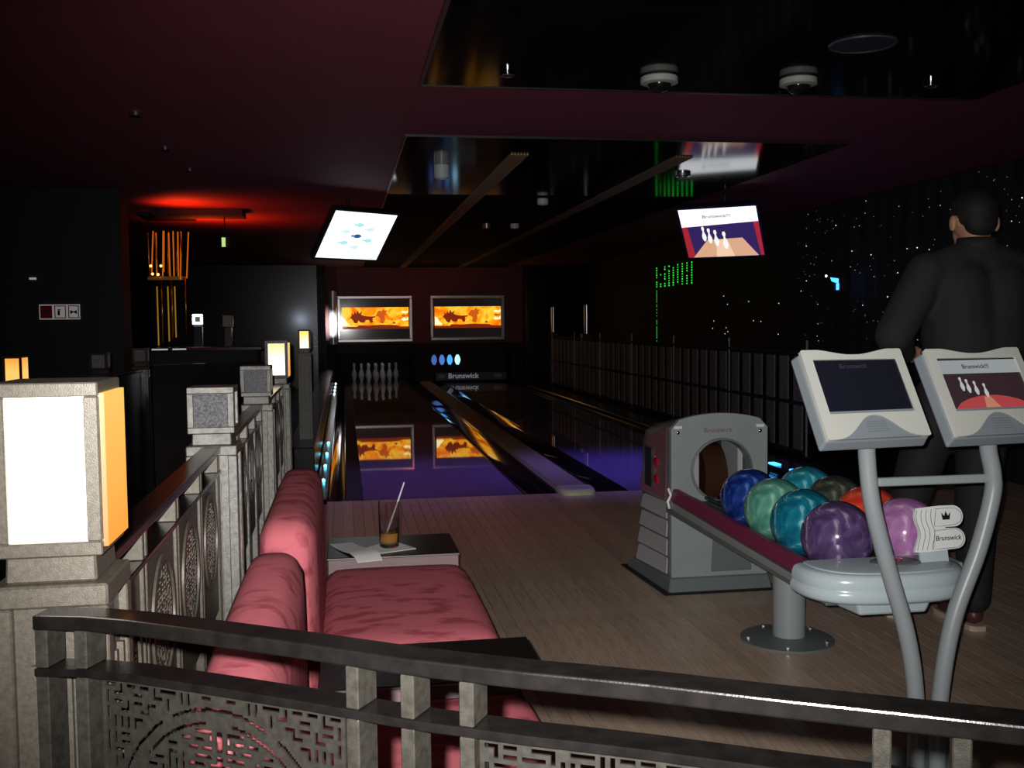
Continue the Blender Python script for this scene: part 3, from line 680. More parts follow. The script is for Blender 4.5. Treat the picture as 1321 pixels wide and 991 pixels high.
tag(part('wall_plate', MB().box(-2.51, -2.46, 8.93, 8.949, 1.585, 1.602), mat('dim_plate', (0.8, 0.8, 0.8), 0.4, emit=0.25, ecol=(0.8, 0.8, 0.9))), 'tiny pale plate on the black wall at far left above the sign', 'plate')
# hanging gold rods
t = thing('rod_chandelier', 'tall cluster of hanging gold rods lit orange at top in left background', 'chandelier', (-1.75, 11.0, CZ))
rg = random.Random(4); kx = 10.95 / 10.5
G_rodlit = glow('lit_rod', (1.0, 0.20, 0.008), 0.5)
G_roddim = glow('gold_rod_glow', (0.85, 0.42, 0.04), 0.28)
for k in range(14):
    xx = (-1.85 + 0.34 * k / 13) * kx; yy = 10.9 + 0.18 * rg.random(); zt_ = 2.14 + 0.03 * rg.random()
    part('upper_rod', MB().tube([(xx + rg.uniform(-.03, .03), yy, zt_), (xx, yy, 1.66 + rg.random() * 0.1)], 0.007, 6), [M_tubegold, G_rodlit, G_rodlit][k % 3], t, smooth=True)
for k, px in enumerate((199, 205, 213, 218, 222, 236)):
    xx = (-1.859 + (px - 190) / 50 * 0.361) * kx
    part('lower_rod', MB().tube([(xx, 11.0, 1.75 - (0.05 if k % 2 else 0.15)), (xx, 11.0, 1.0 + 0.02 * k)], 0.0075, 6), G_roddim if k in (2, 4, 0) else M_tubegold, t, smooth=True)
part('collar', MB().box(-1.95, -1.60, 10.93, 11.07, 1.66, 1.70), M_tubegold, t, bevel=0.004)
for px, pz in ((195, 1.80), (208, 1.80), (197, 1.72), (204, 1.715)):
    part('bulb', MB().ball(((-1.859 + (px - 190) / 50 * 0.361) * kx, 10.86, pz), 0.014, 8, 6), glow('bulb%d' % px, (1.0, 0.45, 0.1), 3.0), t, smooth=True)
part('ceiling_rose', MB().box(-2.0, -1.5, 10.7, 11.3, CZ - 0.03, CZ - 0.001), M_black, t)
for k, (px, za, zb) in enumerate(((236, 1.95, 1.05), (243, 1.25, 1.12))):
    pass
tag(part('ceiling_gap_strip', MB().box(-1.78, -0.95, 10.35, 10.75, CZ - 0.06, CZ - 0.002), M_matblack), 'short dark strip added for the gap in the red lit ceiling above gold rods', 'added strip')  # added only to form the dark gap between the red bands
t = thing('exit_sign', 'small green and white lit sign hanging left of the fish monitor', 'sign', (-1.136, 10.5, 2.0))
part('case', MB().box(-1.18, -1.09, 10.5, 10.53, 1.96, 2.06), M_matblack, t)
part('lit_face', MB().box(-1.165, -1.13, 10.495, 10.4995, 1.965, 2.055), glow('sign_green', (0.55, 0.75, 0.25), 1.0), t)
part('hanger', MB().tube([(-1.135, 10.515, 2.06), (-1.135, 10.515, CZ)], 0.006, 6), M_black, t)
t = thing('reflection_post', 'slim post with glowing square ring, built for a lantern reflection in left background', 'reflection post', (-1.413, 10.5, 0))  # a lantern's reflection in the black wall, built as a glowing post
part('reflection_pole', MB().box(-1.455, -1.375, 10.5, 10.58, 0, 1.195), M_black, t, bevel=0.004)
part('reflection_ring', MB().box(-1.465, -1.365, 10.49, 10.51, 1.285, 1.31).box(-1.465, -1.365, 10.49, 10.51, 1.21, 1.235).box(-1.465, -1.44, 10.49, 10.51, 1.235, 1.285).box(-1.39, -1.365, 10.49, 10.51, 1.235, 1.285), glow('reflection_ring_white', (0.95, 0.97, 1.0), 2.5), t, bevel=0.006)
part('head', MB().box(-1.46, -1.37, 10.512, 10.58, 1.195, 1.315), M_post, t)
t = thing('reflection_post', 'slim post with square head, built for a dim reflection right of the ring', 'reflection post', (-1.14, 10.6, 0))  # second, dimmer wall reflection built as a solid post
part('reflection_pole', MB().box(-1.175, -1.105, 10.6, 10.67, 0, 1.18), M_black, t, bevel=0.004)
part('head', MB().box(-1.19, -1.09, 10.59, 10.68, 1.18, 1.30), M_bronze, t, bevel=0.004)
t = thing('counter', 'long dark counter with thin pale edge strips in left background', 'counter', (-1.6, 9.8, 0))
part('top', MB().box(-2.3, -0.75, 9.75, 10.2, 0.97, 1.0), M_black, t, bevel=0.004)
part('body', MB().box(-2.25, -0.8, 9.8, 10.15, 0, 0.97), M_matblack, t)
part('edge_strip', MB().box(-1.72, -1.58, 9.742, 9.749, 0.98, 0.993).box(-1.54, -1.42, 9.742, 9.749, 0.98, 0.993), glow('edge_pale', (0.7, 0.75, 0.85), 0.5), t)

# ------------------------------------------------------------ right side balustrade
pbar = [19.35, 17.4, 15.6, 13.8, 11.96, 10.14, 8.33]
def rpost(y, lab):
    t = thing('balustrade_post', lab, 'post', (3.9, y, 0), 'slim posts of the right balustrade')
    part('shaft', MB().box(3.892, 3.908, y - 0.008, y + 0.008, 0, 1.02), mat('post_grey', (0.42, 0.41, 0.40), 0.35, 0.5), t, bevel=0.003)
    part('foot', MB().box(3.87, 3.93, y - 0.03, y + 0.03, 0, 0.02), M_bronze, t)
    return t
ordt = ['farthest', 'second farthest', 'third farthest', 'middle', 'third nearest', 'second nearest', 'nearest']
for y, oo in zip(pbar, ordt): rpost(y, 'slim grey post of the right balustrade, %s along the lane' % oo)
pkme = None
for i in range(6):
    y0, y1 = pbar[i + 1] + 0.02, pbar[i] - 0.02
    t = thing('picket_balustrade', 'dim picket panel of the right balustrade, %s from the back wall' % ['first', 'second', 'third', 'fourth', 'fifth', 'sixth'][i], 'balustrade', (3.9, y0, 0), 'picket panels of the right balustrade')
    part('rail', MB().box(3.88, 3.92, y0, y1, 0.90, 0.925), M_matblack, t, bevel=0.003)
    part('rail', MB().box(3.88, 3.92, y0, y1, 0.455, 0.475), M_matblack, t, bevel=0.003)
    part('rail', MB().box(3.88, 3.92, y0, y1, 0.03, 0.05), M_matblack, t, bevel=0.003)
    nn = 6; st = (y1 - y0) / nn
    if pkme is None:
        pkme = MB().box(-0.008, 0.008, -0.085, 0.085, 0, 0.39).mesh('picket'); pkme.materials.append(M_picket)
    for k in range(nn):
        for z in (0.06, 0.485):
            o = bpy.data.objects.new('picket', pkme); col.objects.link(o); o.parent = t; o.matrix_parent_inverse = W[t].inverted(); o.location = (3.9, y0 + (k + 0.5) * st, z)
for (xx, yy, s) in ((3.98, 19.6, 'farther'), (4.0, 16.9, 'nearer')):
    t = thing('chrome_column', 'slim shining column standing on square block behind far balustrade, %s one' % s, 'column', (xx, yy, 0))
    part('block', MB().box(xx - 0.09, xx + 0.09, yy - 0.09, yy + 0.09, 0, 1.0), M_bronze, t, bevel=0.01)
    part('shaft', MB().tube([(xx, yy, 1.0), (xx, yy, 1.48)], 0.045, 16), mat('dull_chrome', (0.55, 0.56, 0.6), 0.25, 1.0), t, smooth=40)
# bead curtains and flash glints as glowing dots
t = thing('bead_curtain', 'small curtain of glowing green beads with one long strand beyond the right lane', 'bead curtain', (4.15, 13.0, 1.95))
part('header_rail', MB().box(4.12, 4.18, 12.0, 13.55, 1.93, 1.96), M_black, t)
for yy in (12.05, 13.5): part('hanger', MB().box(4.145, 4.155, yy - .005, yy + .005, 1.96, CZ), M_matblack, t)
mb = MB(); rg = random.Random(3)
for k in range(9):
    yy = 13.45 - 1.42 * k / 8
    for q in range(9):
        if rg.random() < 0.85: mb.ball((4.15, yy, 1.90 - q * 0.031), 0.008 + 0.003 * rg.random(), 6, 4)
    for q in range(34) if k < 1 else []:
        if rg.random() < 0.8: mb.ball((4.15, yy, 1.62 - q * 0.021), 0.006, 6, 4)
part('bead', mb, G_green, t, smooth=True, kind='stuff')
t = thing('glint_curtain', 'black wall curtain with tiny glowing dots for flash glints on beads at far right', 'curtain', (4.72, 8.0, 0))
rings = []
n = 120
for z in (0.02, CZ - 0.02):
    rings.append([(4.70 + 0.02 * math.sin(k * 1.1), 5.2 + 5.2 * k / n, z) for k in range(n + 1)] + [(4.77, 10.4, z), (4.77, 5.2, z)])
part('cloth', MB().loft(rings), M_matblack, t, smooth=60)
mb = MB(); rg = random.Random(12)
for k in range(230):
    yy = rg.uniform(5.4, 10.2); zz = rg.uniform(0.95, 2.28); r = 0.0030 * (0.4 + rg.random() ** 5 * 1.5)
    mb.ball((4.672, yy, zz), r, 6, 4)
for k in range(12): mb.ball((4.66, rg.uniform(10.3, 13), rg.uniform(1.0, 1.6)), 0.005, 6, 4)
part('bead_glint', mb, G_glint, t, smooth=True, kind='stuff')  # each glint of the flash is modelled as an emitting dot
t = thing('stage_lamp', 'small blue glowing lamp on the dark right wall', 'lamp', (4.5, 9.1, 1.5))
part('body', MB().box(4.52, 4.655, 9.1, 9.2, 1.45, 1.60), M_matblack, t, bevel=0.01)
part('lit_lens', MB().hexa([(4.50, 9.09, 1.55), (4.565, 9.09, 1.53), (4.565, 9.099, 1.53), (4.50, 9.099, 1.55)], [(4.485, 9.09, 1.585), (4.565, 9.09, 1.575), (4.565, 9.099, 1.575), (4.485, 9.099, 1.585)]).box(4.545, 4.57, 9.09, 9.099, 1.47, 1.53), G_blue, t)
part('bulb', MB().ball((4.455, 9.12, 1.60), 0.011, 8, 6), G_ledwhite, t, smooth=True)
part('arm', MB().tube([(4.455, 9.12, 1.60), (4.53, 9.14, 1.58)], 0.005, 6), M_matblack, t)

# ------------------------------------------------------------ sofas and tables
def pillow(x0, x1, y0, y1, z0, z1, r=0.03, puff=0.012, top_shift=0.0, n=14):
    """a stuffed slab with round edges, cheeks slightly swollen"""
    mb = MB(); bm = mb.bm
    bmesh.ops.create_cube(bm, size=1.0)
    bmesh.ops.subdivide_edges(bm, edges=bm.edges[:], cuts=n, use_grid_fill=True)
    c = Vector(((x0 + x1) / 2, (y0 + y1) / 2, (z0 + z1) / 2)); h = Vector(((x1 - x0) / 2, (y1 - y0) / 2, (z1 - z0) / 2))
    for v in bm.verts:
        p = Vector((v.co.x * 2 * h.x, v.co.y * 2 * h.y, v.co.z * 2 * h.z))
        q = Vector([max(-(h[i] - r), min(h[i] - r, p[i])) for i in range(3)]); d = p - q
        if d.length > 1e-9: p = q + d.normalized() * r
        u = [p[i] / h[i] for i in range(3)]
        for i in range(3):
            j, k = (i + 1) % 3, (i + 2) % 3
            p[i] += (1 if u[i] > 0 else -1) * abs(u[i]) ** 4 * puff * max(0, 1 - u[j] ** 4) * max(0, 1 - u[k] ** 4)
        p.x += top_shift * (u[2] + 1) / 2
        v.co = c + p
    return mb
def sofa(y0, y1, lab, back_top=0.745, bx0=-0.200, bx1=-0.075):
    t = thing('sofa', lab, 'sofa', (0.1, (y0 + y1) / 2, 0))
    part('backrest', pillow(bx0, bx1, y0 - 0.06, y1, 0.20, back_top, 0.045, 0.008, -0.004), M_velvet, t, smooth=True)
    part('seat_cushion', pillow(bx1 + 0.004, 0.372, y0 + 0.045, y1 - 0.006, 0.30, 0.418, 0.042, 0.010), M_velvet, t, smooth=True)
    part('base', pillow(bx1 + 0.006, 0.345, y0 + 0.06, y1 - 0.03, 0.06, 0.298, 0.02, 0.0), M_velvet, t, smooth=True)
    for xx in (-0.05, 0.32):
        for yy in (y0 + 0.10, y1 - 0.09): part('foot', MB().box(xx - 0.02, xx + 0.02, yy - 0.02, yy + 0.02, 0, 0.062), M_tableblack, t)
    return t
sofa(2.44, 3.36, 'rose velvet armless sofa seat, farther one, between the two black tables')
sofa(1.28, 2.155, 'rose velvet armless sofa seat, nearer one, just behind the railing', 0.742, -0.200, -0.088)
def etable(x0, x1, y0, y1, z, lab):
    t = thing('end_table', lab, 'table', ((x0 + x1) / 2, (y0 + y1) / 2, 0), 'low black topped tables')
    part('table_top', MB().box(x0, x1, y0, y1, z - 0.008, z), M_tableblack, t, bevel=0.002)
    part('edge_trim', MB().box(x0, x1, y0 - 0.002, y0 - 0.0002, z - 0.006, z - 0.002), M_silver, t)
    part('apron', MB().box(x0 + 0.004, min(x1 - 0.004, 0.358), y0 + 0.002, y1 - 0.004, z - 0.10, z - 0.0085), M_apron, t)
    part('body', MB().box(x0 + 0.03, x1 - 0.03, y0 + 0.03, y1 - 0.03, 0.0, z - 0.10), M_tableblack, t)
etable(-0.07, 0.362, 3.375, 3.70, 0.44, 'low black topped table holding the glass beyond the farther sofa seat')
etable(-0.07, 0.425, 2.165, 2.455, 0.432, 'low black topped table between the two rose sofa seats')
# glass with drink
gx, gy, gz = 0.137, 3.505, 0.4422
t = thing('drinking_glass', 'clear highball glass with a little amber drink on napkin', 'glass', (gx, gy, gz))
part('tumbler', MB().lathe([(0.0, 0), (0.030, 0), (0.033, 0.003), (0.0355, 0.155), (0.0335, 0.155), (0.0312, 0.020), (0.026, 0.014), (0.0, 0.013)], (gx, gy, gz), 28), M_glass, t, smooth=40)
part('drink', MB().lathe([(0.0, 0.0145), (0.025, 0.0155), (0.0305, 0.022), (0.0312, 0.048), (0.0, 0.048)], (gx, gy, gz), 24), M_whisky, t, smooth=40)
tag(part('straw', MB().tube([(gx - 0.018, gy, gz + 0.02), (gx + 0.012, gy + 0.0, gz + 0.10), (gx + 0.054, gy + 0.005, gz + 0.218)], 0.0028, 8), M_straw, smooth=True), 'thin white straw leaning in the highball glass', 'straw')
tag(part('napkin', MB().hexa([(0.045, 3.49, 0.4405), (0.105, 3.41, 0.4405), (0.225, 3.46, 0.4405), (0.15, 3.61, 0.4405)], [(0.045, 3.49, 0.442), (0.105, 3.41, 0.442), (0.225, 3.46, 0.442), (0.15, 3.61, 0.442)]), M_paper), 'white paper napkin lying under the highball glass', 'napkin')
mb = MB(); rings = []
pp = [((-0.065, 3.585, .4403), (0.012, 3.60, .4403)), ((-0.045, 3.52, .4405), (0.034, 3.54, .4405)), ((-0.02, 3.45, .443), (0.062, 3.475, .444)), ((0.004, 3.40, .446), (0.088, 3.425, .448)), ((0.018, 3.362, .441), (0.10, 3.39, .4435)), ((0.027, 3.340, .428), (0.108, 3.352, .43))]
for a, b_ in pp:
    a = Vector(a) + Vector((0, 0, .0012)); b_ = Vector(b_) + Vector((0, 0, .0012)); rings.append([Vector(a), Vector(b_), Vector(b_) + Vector((0, 0, .0012)), Vector(a) + Vector((0, 0, .0012))])
tag(part('paper_sheet', MB().loft(rings), M_paper, smooth=60), 'curled white paper slip hanging over the table edge beside napkin', 'paper')

# ------------------------------------------------------------ ball return
BR = thing('ball_return', 'grey bowling ball return with hooded front, sloping rack and pale tray', 'ball return', (1.6, 3.6, 0))
def hood_outline(x0, x1, zs, zt_, n=12, inset=0.0):
    L = [(x0 + inset, 0.0)]
    for k in range(n + 1):
        a = k / n; xx = x0 + inset + (x1 - x0 - 2 * inset) * a
        zz = zs + (zt_ - zs) * (1 - (2 * a - 1) ** 2) ** 0.8
        e = min(a, 1 - a) * (x1 - x0)
        if e < 0.03: zz -= (0.03 - e) * 0.8
        L.append((xx, zz))
    L.append((x1 - inset, 0.0)); return L
H1 = hood_outline(1.405, 1.850, 0.748, 0.790)
MY = lambda y: Matrix.Translation((0, y, 0)) @ MF
link('hood_front', flat([H1, circ(1.637, 0.538, 0.136, 0.136, 40)], -0.015, 0.015, MY(4.36)), M_hood, BR, bevel=0.006, seg=2)
hd = bpy.data.objects['hood_front']
# opening rim and inside
part('opening_rim', MB().loft([[(1.637 + (0.137 + dr) * math.cos(2 * math.pi * k / 40), y, 0.538 + (0.137 + dr) * math.sin(2 * math.pi * k / 40)) for k in range(40)] for dr, y in ((0.006, 4.344), (0.006, 4.336), (-0.004, 4.334), (-0.008, 4.39))], caps=False), M_hooddark, BR, smooth=40)
H2 = [(1.385, 0.0), (1.372, 0.25), (1.385, 0.42), (1.385, 0.60), (1.40, 0.68), (1.44, 0.715), (1.63, 0.745), (1.81, 0.715), (1.85, 0.68), (1.865, 0.60), (1.865, 0.42), (1.875, 0.25), (1.865, 0.0)]
H0 = [(1.405, 0.0), (1.405, 0.25), (1.405, 0.42), (1.405, 0.60), (1.405, 0.70), (1.44, 0.752), (1.63, 0.786), (1.81, 0.752), (1.85, 0.70), (1.85, 0.60), (1.85, 0.42), (1.85, 0.25), (1.85, 0.0)]
H3 = [(x, z * 0.9) for x, z in H2]
part('hood_shell', MB().loft([[(x, 4.376, z) for x, z in H0], [(x, 4.52, z) for x, z in [((a[0] + b_[0]) / 2, (a[1] + b_[1]) / 2 + .004) for a, b_ in zip(H0, H2)]], [(x, 4.72, z) for x, z in H2], [(x + (0.03 if x < 1.6 else -0.03), 4.80, z * 0.94) for x, z in H2]], caps=False, closed=False), M_hooddark, BR, smooth=50)
part('hood_back', MB().box(1.42, 1.83, 4.79, 4.80, 0.0, 0.62), M_matblack, BR)
part('base_skirt', MB().hexa([(1.385, 4.315, 0), (1.865, 4.315, 0), (1.90, 4.86, 0), (1.345, 4.86, 0)], [(1.398, 4.335, 0.065), (1.855, 4.335, 0.065), (1.885, 4.84, 0.05), (1.358, 4.84, 0.05)]), M_hooddark, BR, bevel=0.006)
part('floor_mat', MB().hexa([(1.36, 4.29, 0.0005), (1.89, 4.29, 0.0005), (1.93, 4.89, 0.0005), (1.32, 4.89, 0.0005)], [(1.365, 4.295, 0.006), (1.885, 4.295, 0.006), (1.925, 4.885, 0.006), (1.325, 4.885, 0.006)]), M_ink, BR)
part('recessed_panel', MB().hexa([(1.585, 4.337, 0.085), (1.775, 4.337, 0.085), (1.775, 4.343, 0.085), (1.585, 4.343, 0.085)], [(1.60, 4.337, 0.33), (1.74, 4.337, 0.36), (1.74, 4.343, 0.36), (1.60, 4.343, 0.33)]), M_hooddark, BR, bevel=0.003)
# ribbed light panels of the left side
for k in range(4):
    z0 = 0.07 + k * 0.083; xo = 1.352 + 0.008 * k
    part('side_rib', MB().hexa([(1.395, 4.385, z0), (xo - 0.004, 4.72, z0), (xo + 0.02, 4.73, z0), (1.41, 4.40, z0)], [(1.399, 4.385, z0 + 0.074), (xo + 0.009, 4.71, z0 + 0.074), (xo + 0.03, 4.72, z0 + 0.074), (1.412, 4.40, z0 + 0.074)]), M_hoodlight, BR, bevel=0.004)
part('side_cover', MB().hexa([(1.392, 4.385, 0.405), (1.366, 4.72, 0.405), (1.385, 4.73, 0.405), (1.404, 4.40, 0.405)], [(1.398, 4.385, 0.735), (1.376, 4.62, 0.665), (1.395, 4.63, 0.665), (1.404, 4.40, 0.735)]), M_red, BR, bevel=0.004, label='glossy dull red side cover')
sc = bpy.data.objects['side_cover']
part('lens', MB().ball((1.383, 4.50, 0.56), 0.03, 12, 8, (0.35, 1.2, 1.0)), M_redlens, BR, smooth=True, label='dark red lens')
part('lens', MB().ball((1.383, 4.50, 0.48), 0.03, 12, 8, (0.35, 1.2, 1.0)), M_redlens, BR, smooth=True, label='dark red lens')
part('side_slot', MB().box(1.372, 1.39, 4.54, 4.64, 0.44, 0.62), M_ink, BR)
link('lettering', text('Brunswick', 0.13, (0, 0, 0), Matrix.Translation((1.62, 4.3435, 0.715)) @ MF), M_red, BR, label='faint dull red lettering')
for xx in (1.435, 1.815):
    b0 = part('button_plate', MB().box(xx - 0.018, xx + 0.018, 4.341, 4.3445, 0.725, 0.737), M_white, BR)
    part('button', MB().ball((xx, 4.342, 0.708), 0.009, 10, 6, (1, 0.5, 1)), M_chrome, BR, smooth=True)
# inside of the hood
part('belt_wheel', MB().tube([(1.585, 4.55, 0.49), (1.69, 4.55, 0.49)], 0.145, 28), mat('brown_belt', (0.05, 0.02, 0.012), 0.25, coat=0.4), BR, smooth=40)
for xa, xb in ((1.52, 1.55), (1.73, 1.755)): part('inner_guard', MB().box(xa, xb, 4.39, 4.6, 0.38, 0.66), M_hoodlight, BR, bevel=0.004)
# rack: channel, rails
part('rack_bed', MB().hexa([(1.375, 2.80, 0.36), (1.765, 2.80, 0.36), (1.765, 4.33, 0.36), (1.375, 4.33, 0.36)], [(1.375, 2.80, 0.405), (1.765, 2.80, 0.405), (1.765, 4.33, 0.405), (1.375, 4.33, 0.405)]), M_hooddark, BR, bevel=0.004)
for xx in (1.395, 1.495, 1.56, 1.62, 1.725):
    part('ball_rail', MB().tube([(xx, 2.80, 0.418 + (0.012 if abs(xx - 1.56) < 0.03 else 0)), (xx, 4.33, 0.418)], 0.009, 8), M_ink, BR, smooth=True)
part('side_rail', MB().hexa([(1.326, 2.78, 0.400), (1.352, 2.78, 0.395), (1.352, 4.10, 0.41), (1.326, 4.10, 0.415)], [(1.318, 2.78, 0.432), (1.352, 2.78, 0.432), (1.352, 4.10, 0.452), (1.318, 4.10, 0.452)]), M_grey, BR, bevel=0.004)
part('rail_edge', MB().hexa([(1.315, 2.78, 0.4325), (1.352, 2.78, 0.4325), (1.352, 4.10, 0.4525), (1.315, 4.10, 0.4525)], [(1.315, 2.78, 0.438), (1.352, 2.78, 0.438), (1.352, 4.10, 0.458), (1.315, 4.10, 0.458)]), M_silver, BR)
part('side_rail', MB().hexa([(1.785, 2.80, 0.405), (1.81, 2.80, 0.405), (1.81, 4.33, 0.42), (1.785, 4.33, 0.42)], [(1.785, 2.80, 0.465), (1.813, 2.80, 0.47), (1.813, 4.33, 0.494), (1.785, 4.33, 0.488)]), M_grey, BR, bevel=0.004)
part('rail_pad', MB().hexa([(1.319, 2.785, 0.4385), (1.362, 2.785, 0.4385), (1.362, 4.10, 0.4585), (1.319, 4.10, 0.4585)], [(1.334, 2.785, 0.482), (1.358, 2.785, 0.482), (1.358, 4.10, 0.502), (1.334, 4.10, 0.502)]), M_pad, BR, bevel=0.003, label='burgundy padded rail top')
part('rail_clip', MB().tube([(1.318, 4.10, 0.42), (1.312, 4.105, 0.45), (1.324, 4.10, 0.475), (1.314, 4.105, 0.505)], 0.006, 8), M_white, BR, smooth=True)
# pedestal
part('pedestal_column', MB().tube([(1.625, 3.61, 0.010), (1.625, 3.61, 0.36)], 0.060, 28), M_grey, BR, smooth=40)
pb = part('pedestal_base', MB().lathe([(0.0, 0.0), (0.172, 0.0), (0.172, 0.008), (0.10, 0.016), (0.065, 0.018), (0.0, 0.018)], (1.618, 3.61, 0), 40), M_hooddark, BR, smooth=40)
for a in (0, 72, 144, 216, 288):
    part('bolt', MB().lathe([(0.009, 0.010), (0.009, 0.016), (0.0, 0.018)], (1.618 + 0.148 * math.cos(R(a + 175)), 3.61 + 0.148 * math.sin(R(a + 175)), 0), 8), M_silver, pb)
# tray with nose
def nose(s, z, y0=2.752, cx=1.498, hw=0.247, d=0.178, yb=None):
    L = []
    for k in range(29):
        a = math.pi * k / 28; c_, s_ = math.cos(a), math.sin(a)
        L.append((cx - hw * s * math.copysign(abs(c_) ** 0.72, c_), y0 - d * (s_ ** 0.80) * s - (1 - s) * 0.02, z))
    L.append((cx + hw * s, y0 + 0.02, z)); L.append((cx - hw * s, y0 + 0.02, z)); return L
part('tray_body', MB().loft([nose(0.86, 0.417), nose(0.96, 0.420), nose(1.0, 0.430), nose(1.0, 0.446), nose(0.985, 0.453), nose(0.972, 0.457), nose(0.982, 0.463), nose(0.98, 0.480), nose(0.955, 0.494), nose(0.90, 0.500)]), M_tray, BR, smooth=50)
part('tray_deck', MB().loft([nose(0.84, 0.4995), nose(0.84, 0.503), nose(0.80, 0.506)]), mat('tray_top_grey', (0.42, 0.49, 0.52), 0.35), BR, smooth=50)
part('control_dial', MB().loft([[(1.535 + 0.075 * r * math.cos(2 * math.pi * k / 28), 2.700 + 0.048 * r * math.sin(2 * math.pi * k / 28), z) for k in range(28)] for r, z in ((1, 0.505), (1, 0.509), (0.9, 0.512), (0.1, 0.513))]), M_hooddark, BR, smooth=40)
part('reset_button', MB().lathe([(0.011, 0.512), (0.011, 0.518), (0, 0.519)], (1.545, 2.70, 0), 14), M_redlens, BR)
part('hand_dryer', MB().hexa([(1.405, 2.655, 0.370), (1.605, 2.655, 0.370), (1.625, 2.765, 0.370), (1.39, 2.765, 0.370)], [(1.39, 2.645, 0.417), (1.62, 2.645, 0.417), (1.64, 2.765, 0.417), (1.375, 2.765, 0.417)]), M_tray, BR, bevel=0.008, seg=2)
# hand shaped badge, outline read in a local 2D grid
kk = 0.000813 * 1.07
def hb(L): return [((a - 1030) * kk, (455 - b_) * kk) for a, b_ in L]
top = [(950, 386), (1000, 383), (1040, 381)] + [(1088 + 36 * math.cos(R(a)), 417 - 35 * math.sin(R(a))) for a in range(90, -91, -15)]
low = [(1056, 452), (1050, 455)] + [(1086 + 37 * math.cos(R(a)), 490 - 34 * math.sin(R(a))) for a in range(90, -91, -15)] + [(1040, 526), (980, 529), (930, 528), (940, 505), (954, 475), (955, 455), (947, 435), (944, 410)]
out = hb(top + low)
MBdg = frame((1.673, 2.705, 0.597), 4, -12)
bd = link('badge', flat([out], -0.010, 0.0, MBdg), mat('badge_white', (0.90, 0.93, 0.92), 0.35), BR, label='white two fingered badge with crown and lettering')
part('badge_stem', MB().box(-0.07, 0.02, -0.10, -0.055, -0.009, -0.002, MBdg), M_tray, BR)
def stroke(L, wd, z=0.0008):
    L = [Vector((a, b_, 0)) for a, b_ in hb(L)]; A = []; B = []
    for i, p in enumerate(L):
        t_ = (L[min(i + 1, len(L) - 1)] - L[max(i - 1, 0)]).normalized(); n_ = Vector((-t_.y, t_.x, 0)) * wd / 2
        A.append(p + n_); B.append(p - n_)
    mb = MB(); V = [mb.bm.verts.new(MBdg @ (p + Vector((0, 0, z)))) for p in A + B]; n = len(A)
    for i in range(n - 1): mb.bm.faces.new((V[i], V[i + 1], V[n + i + 1], V[n + i]))
    V2 = [mb.bm.verts.new(MBdg @ (p + Vector((0, 0, 0.0001)))) for p in A + B]
    for i in range(n - 1): mb.bm.faces.new((V2[i + 1], V2[i], V2[n + i], V2[n + i + 1]))
    return mb
inner = hb([(a + (5 if a < 1000 else -4 if a > 1090 else 0), b_ + (4 if b_ < 420 else -4 if b_ > 500 else 0)) for a, b_ in top + low])
part('outline', stroke([(a, b_ + (5 if b_ < 400 else -4 if 440 < b_ else 0)) for a, b_ in [(1020, 386), (1060, 385)] + [(1086 + 32 * math.cos(R(a)), 417 - 32 * math.sin(R(a))) for a in range(80, -91, -15)] + [(1050, 452), (1012, 452), (1024, 390)]], 0.0014), M_hooddark, bd)
part('outline', stroke([(1012, 462), (1050, 460)] + [(1084 + 33 * math.cos(R(a)), 490 - 31 * math.sin(R(a))) for a in range(80, -91, -15)] + [(1040, 521), (1000, 523), (1012, 462)], 0.0014), M_hooddark, bd)
for k in range(4):
    ox = 952 + k * 18
    part('wave_line', stroke([(ox + 2, 392), (ox - 4, 412), (ox - 3, 435), (ox + 5, 458), (ox + 4, 480), (ox - 6, 505), (ox - 12, 523)], 0.0013), M_hooddark, bd)
link('crown', flat([hb([(1046, 428), (1072, 428), (1077, 404), (1067, 416), (1060, 400), (1053, 416), (1043, 404)])], 0, 0.001, MBdg), M_ink, bd)
link('lettering', text('Brunswick', 98 * kk, ((1058 - 1030) * kk, (455 - 488) * kk, 0.0008), MBdg, shear=0.25, bold=0.012), M_ink, bd)

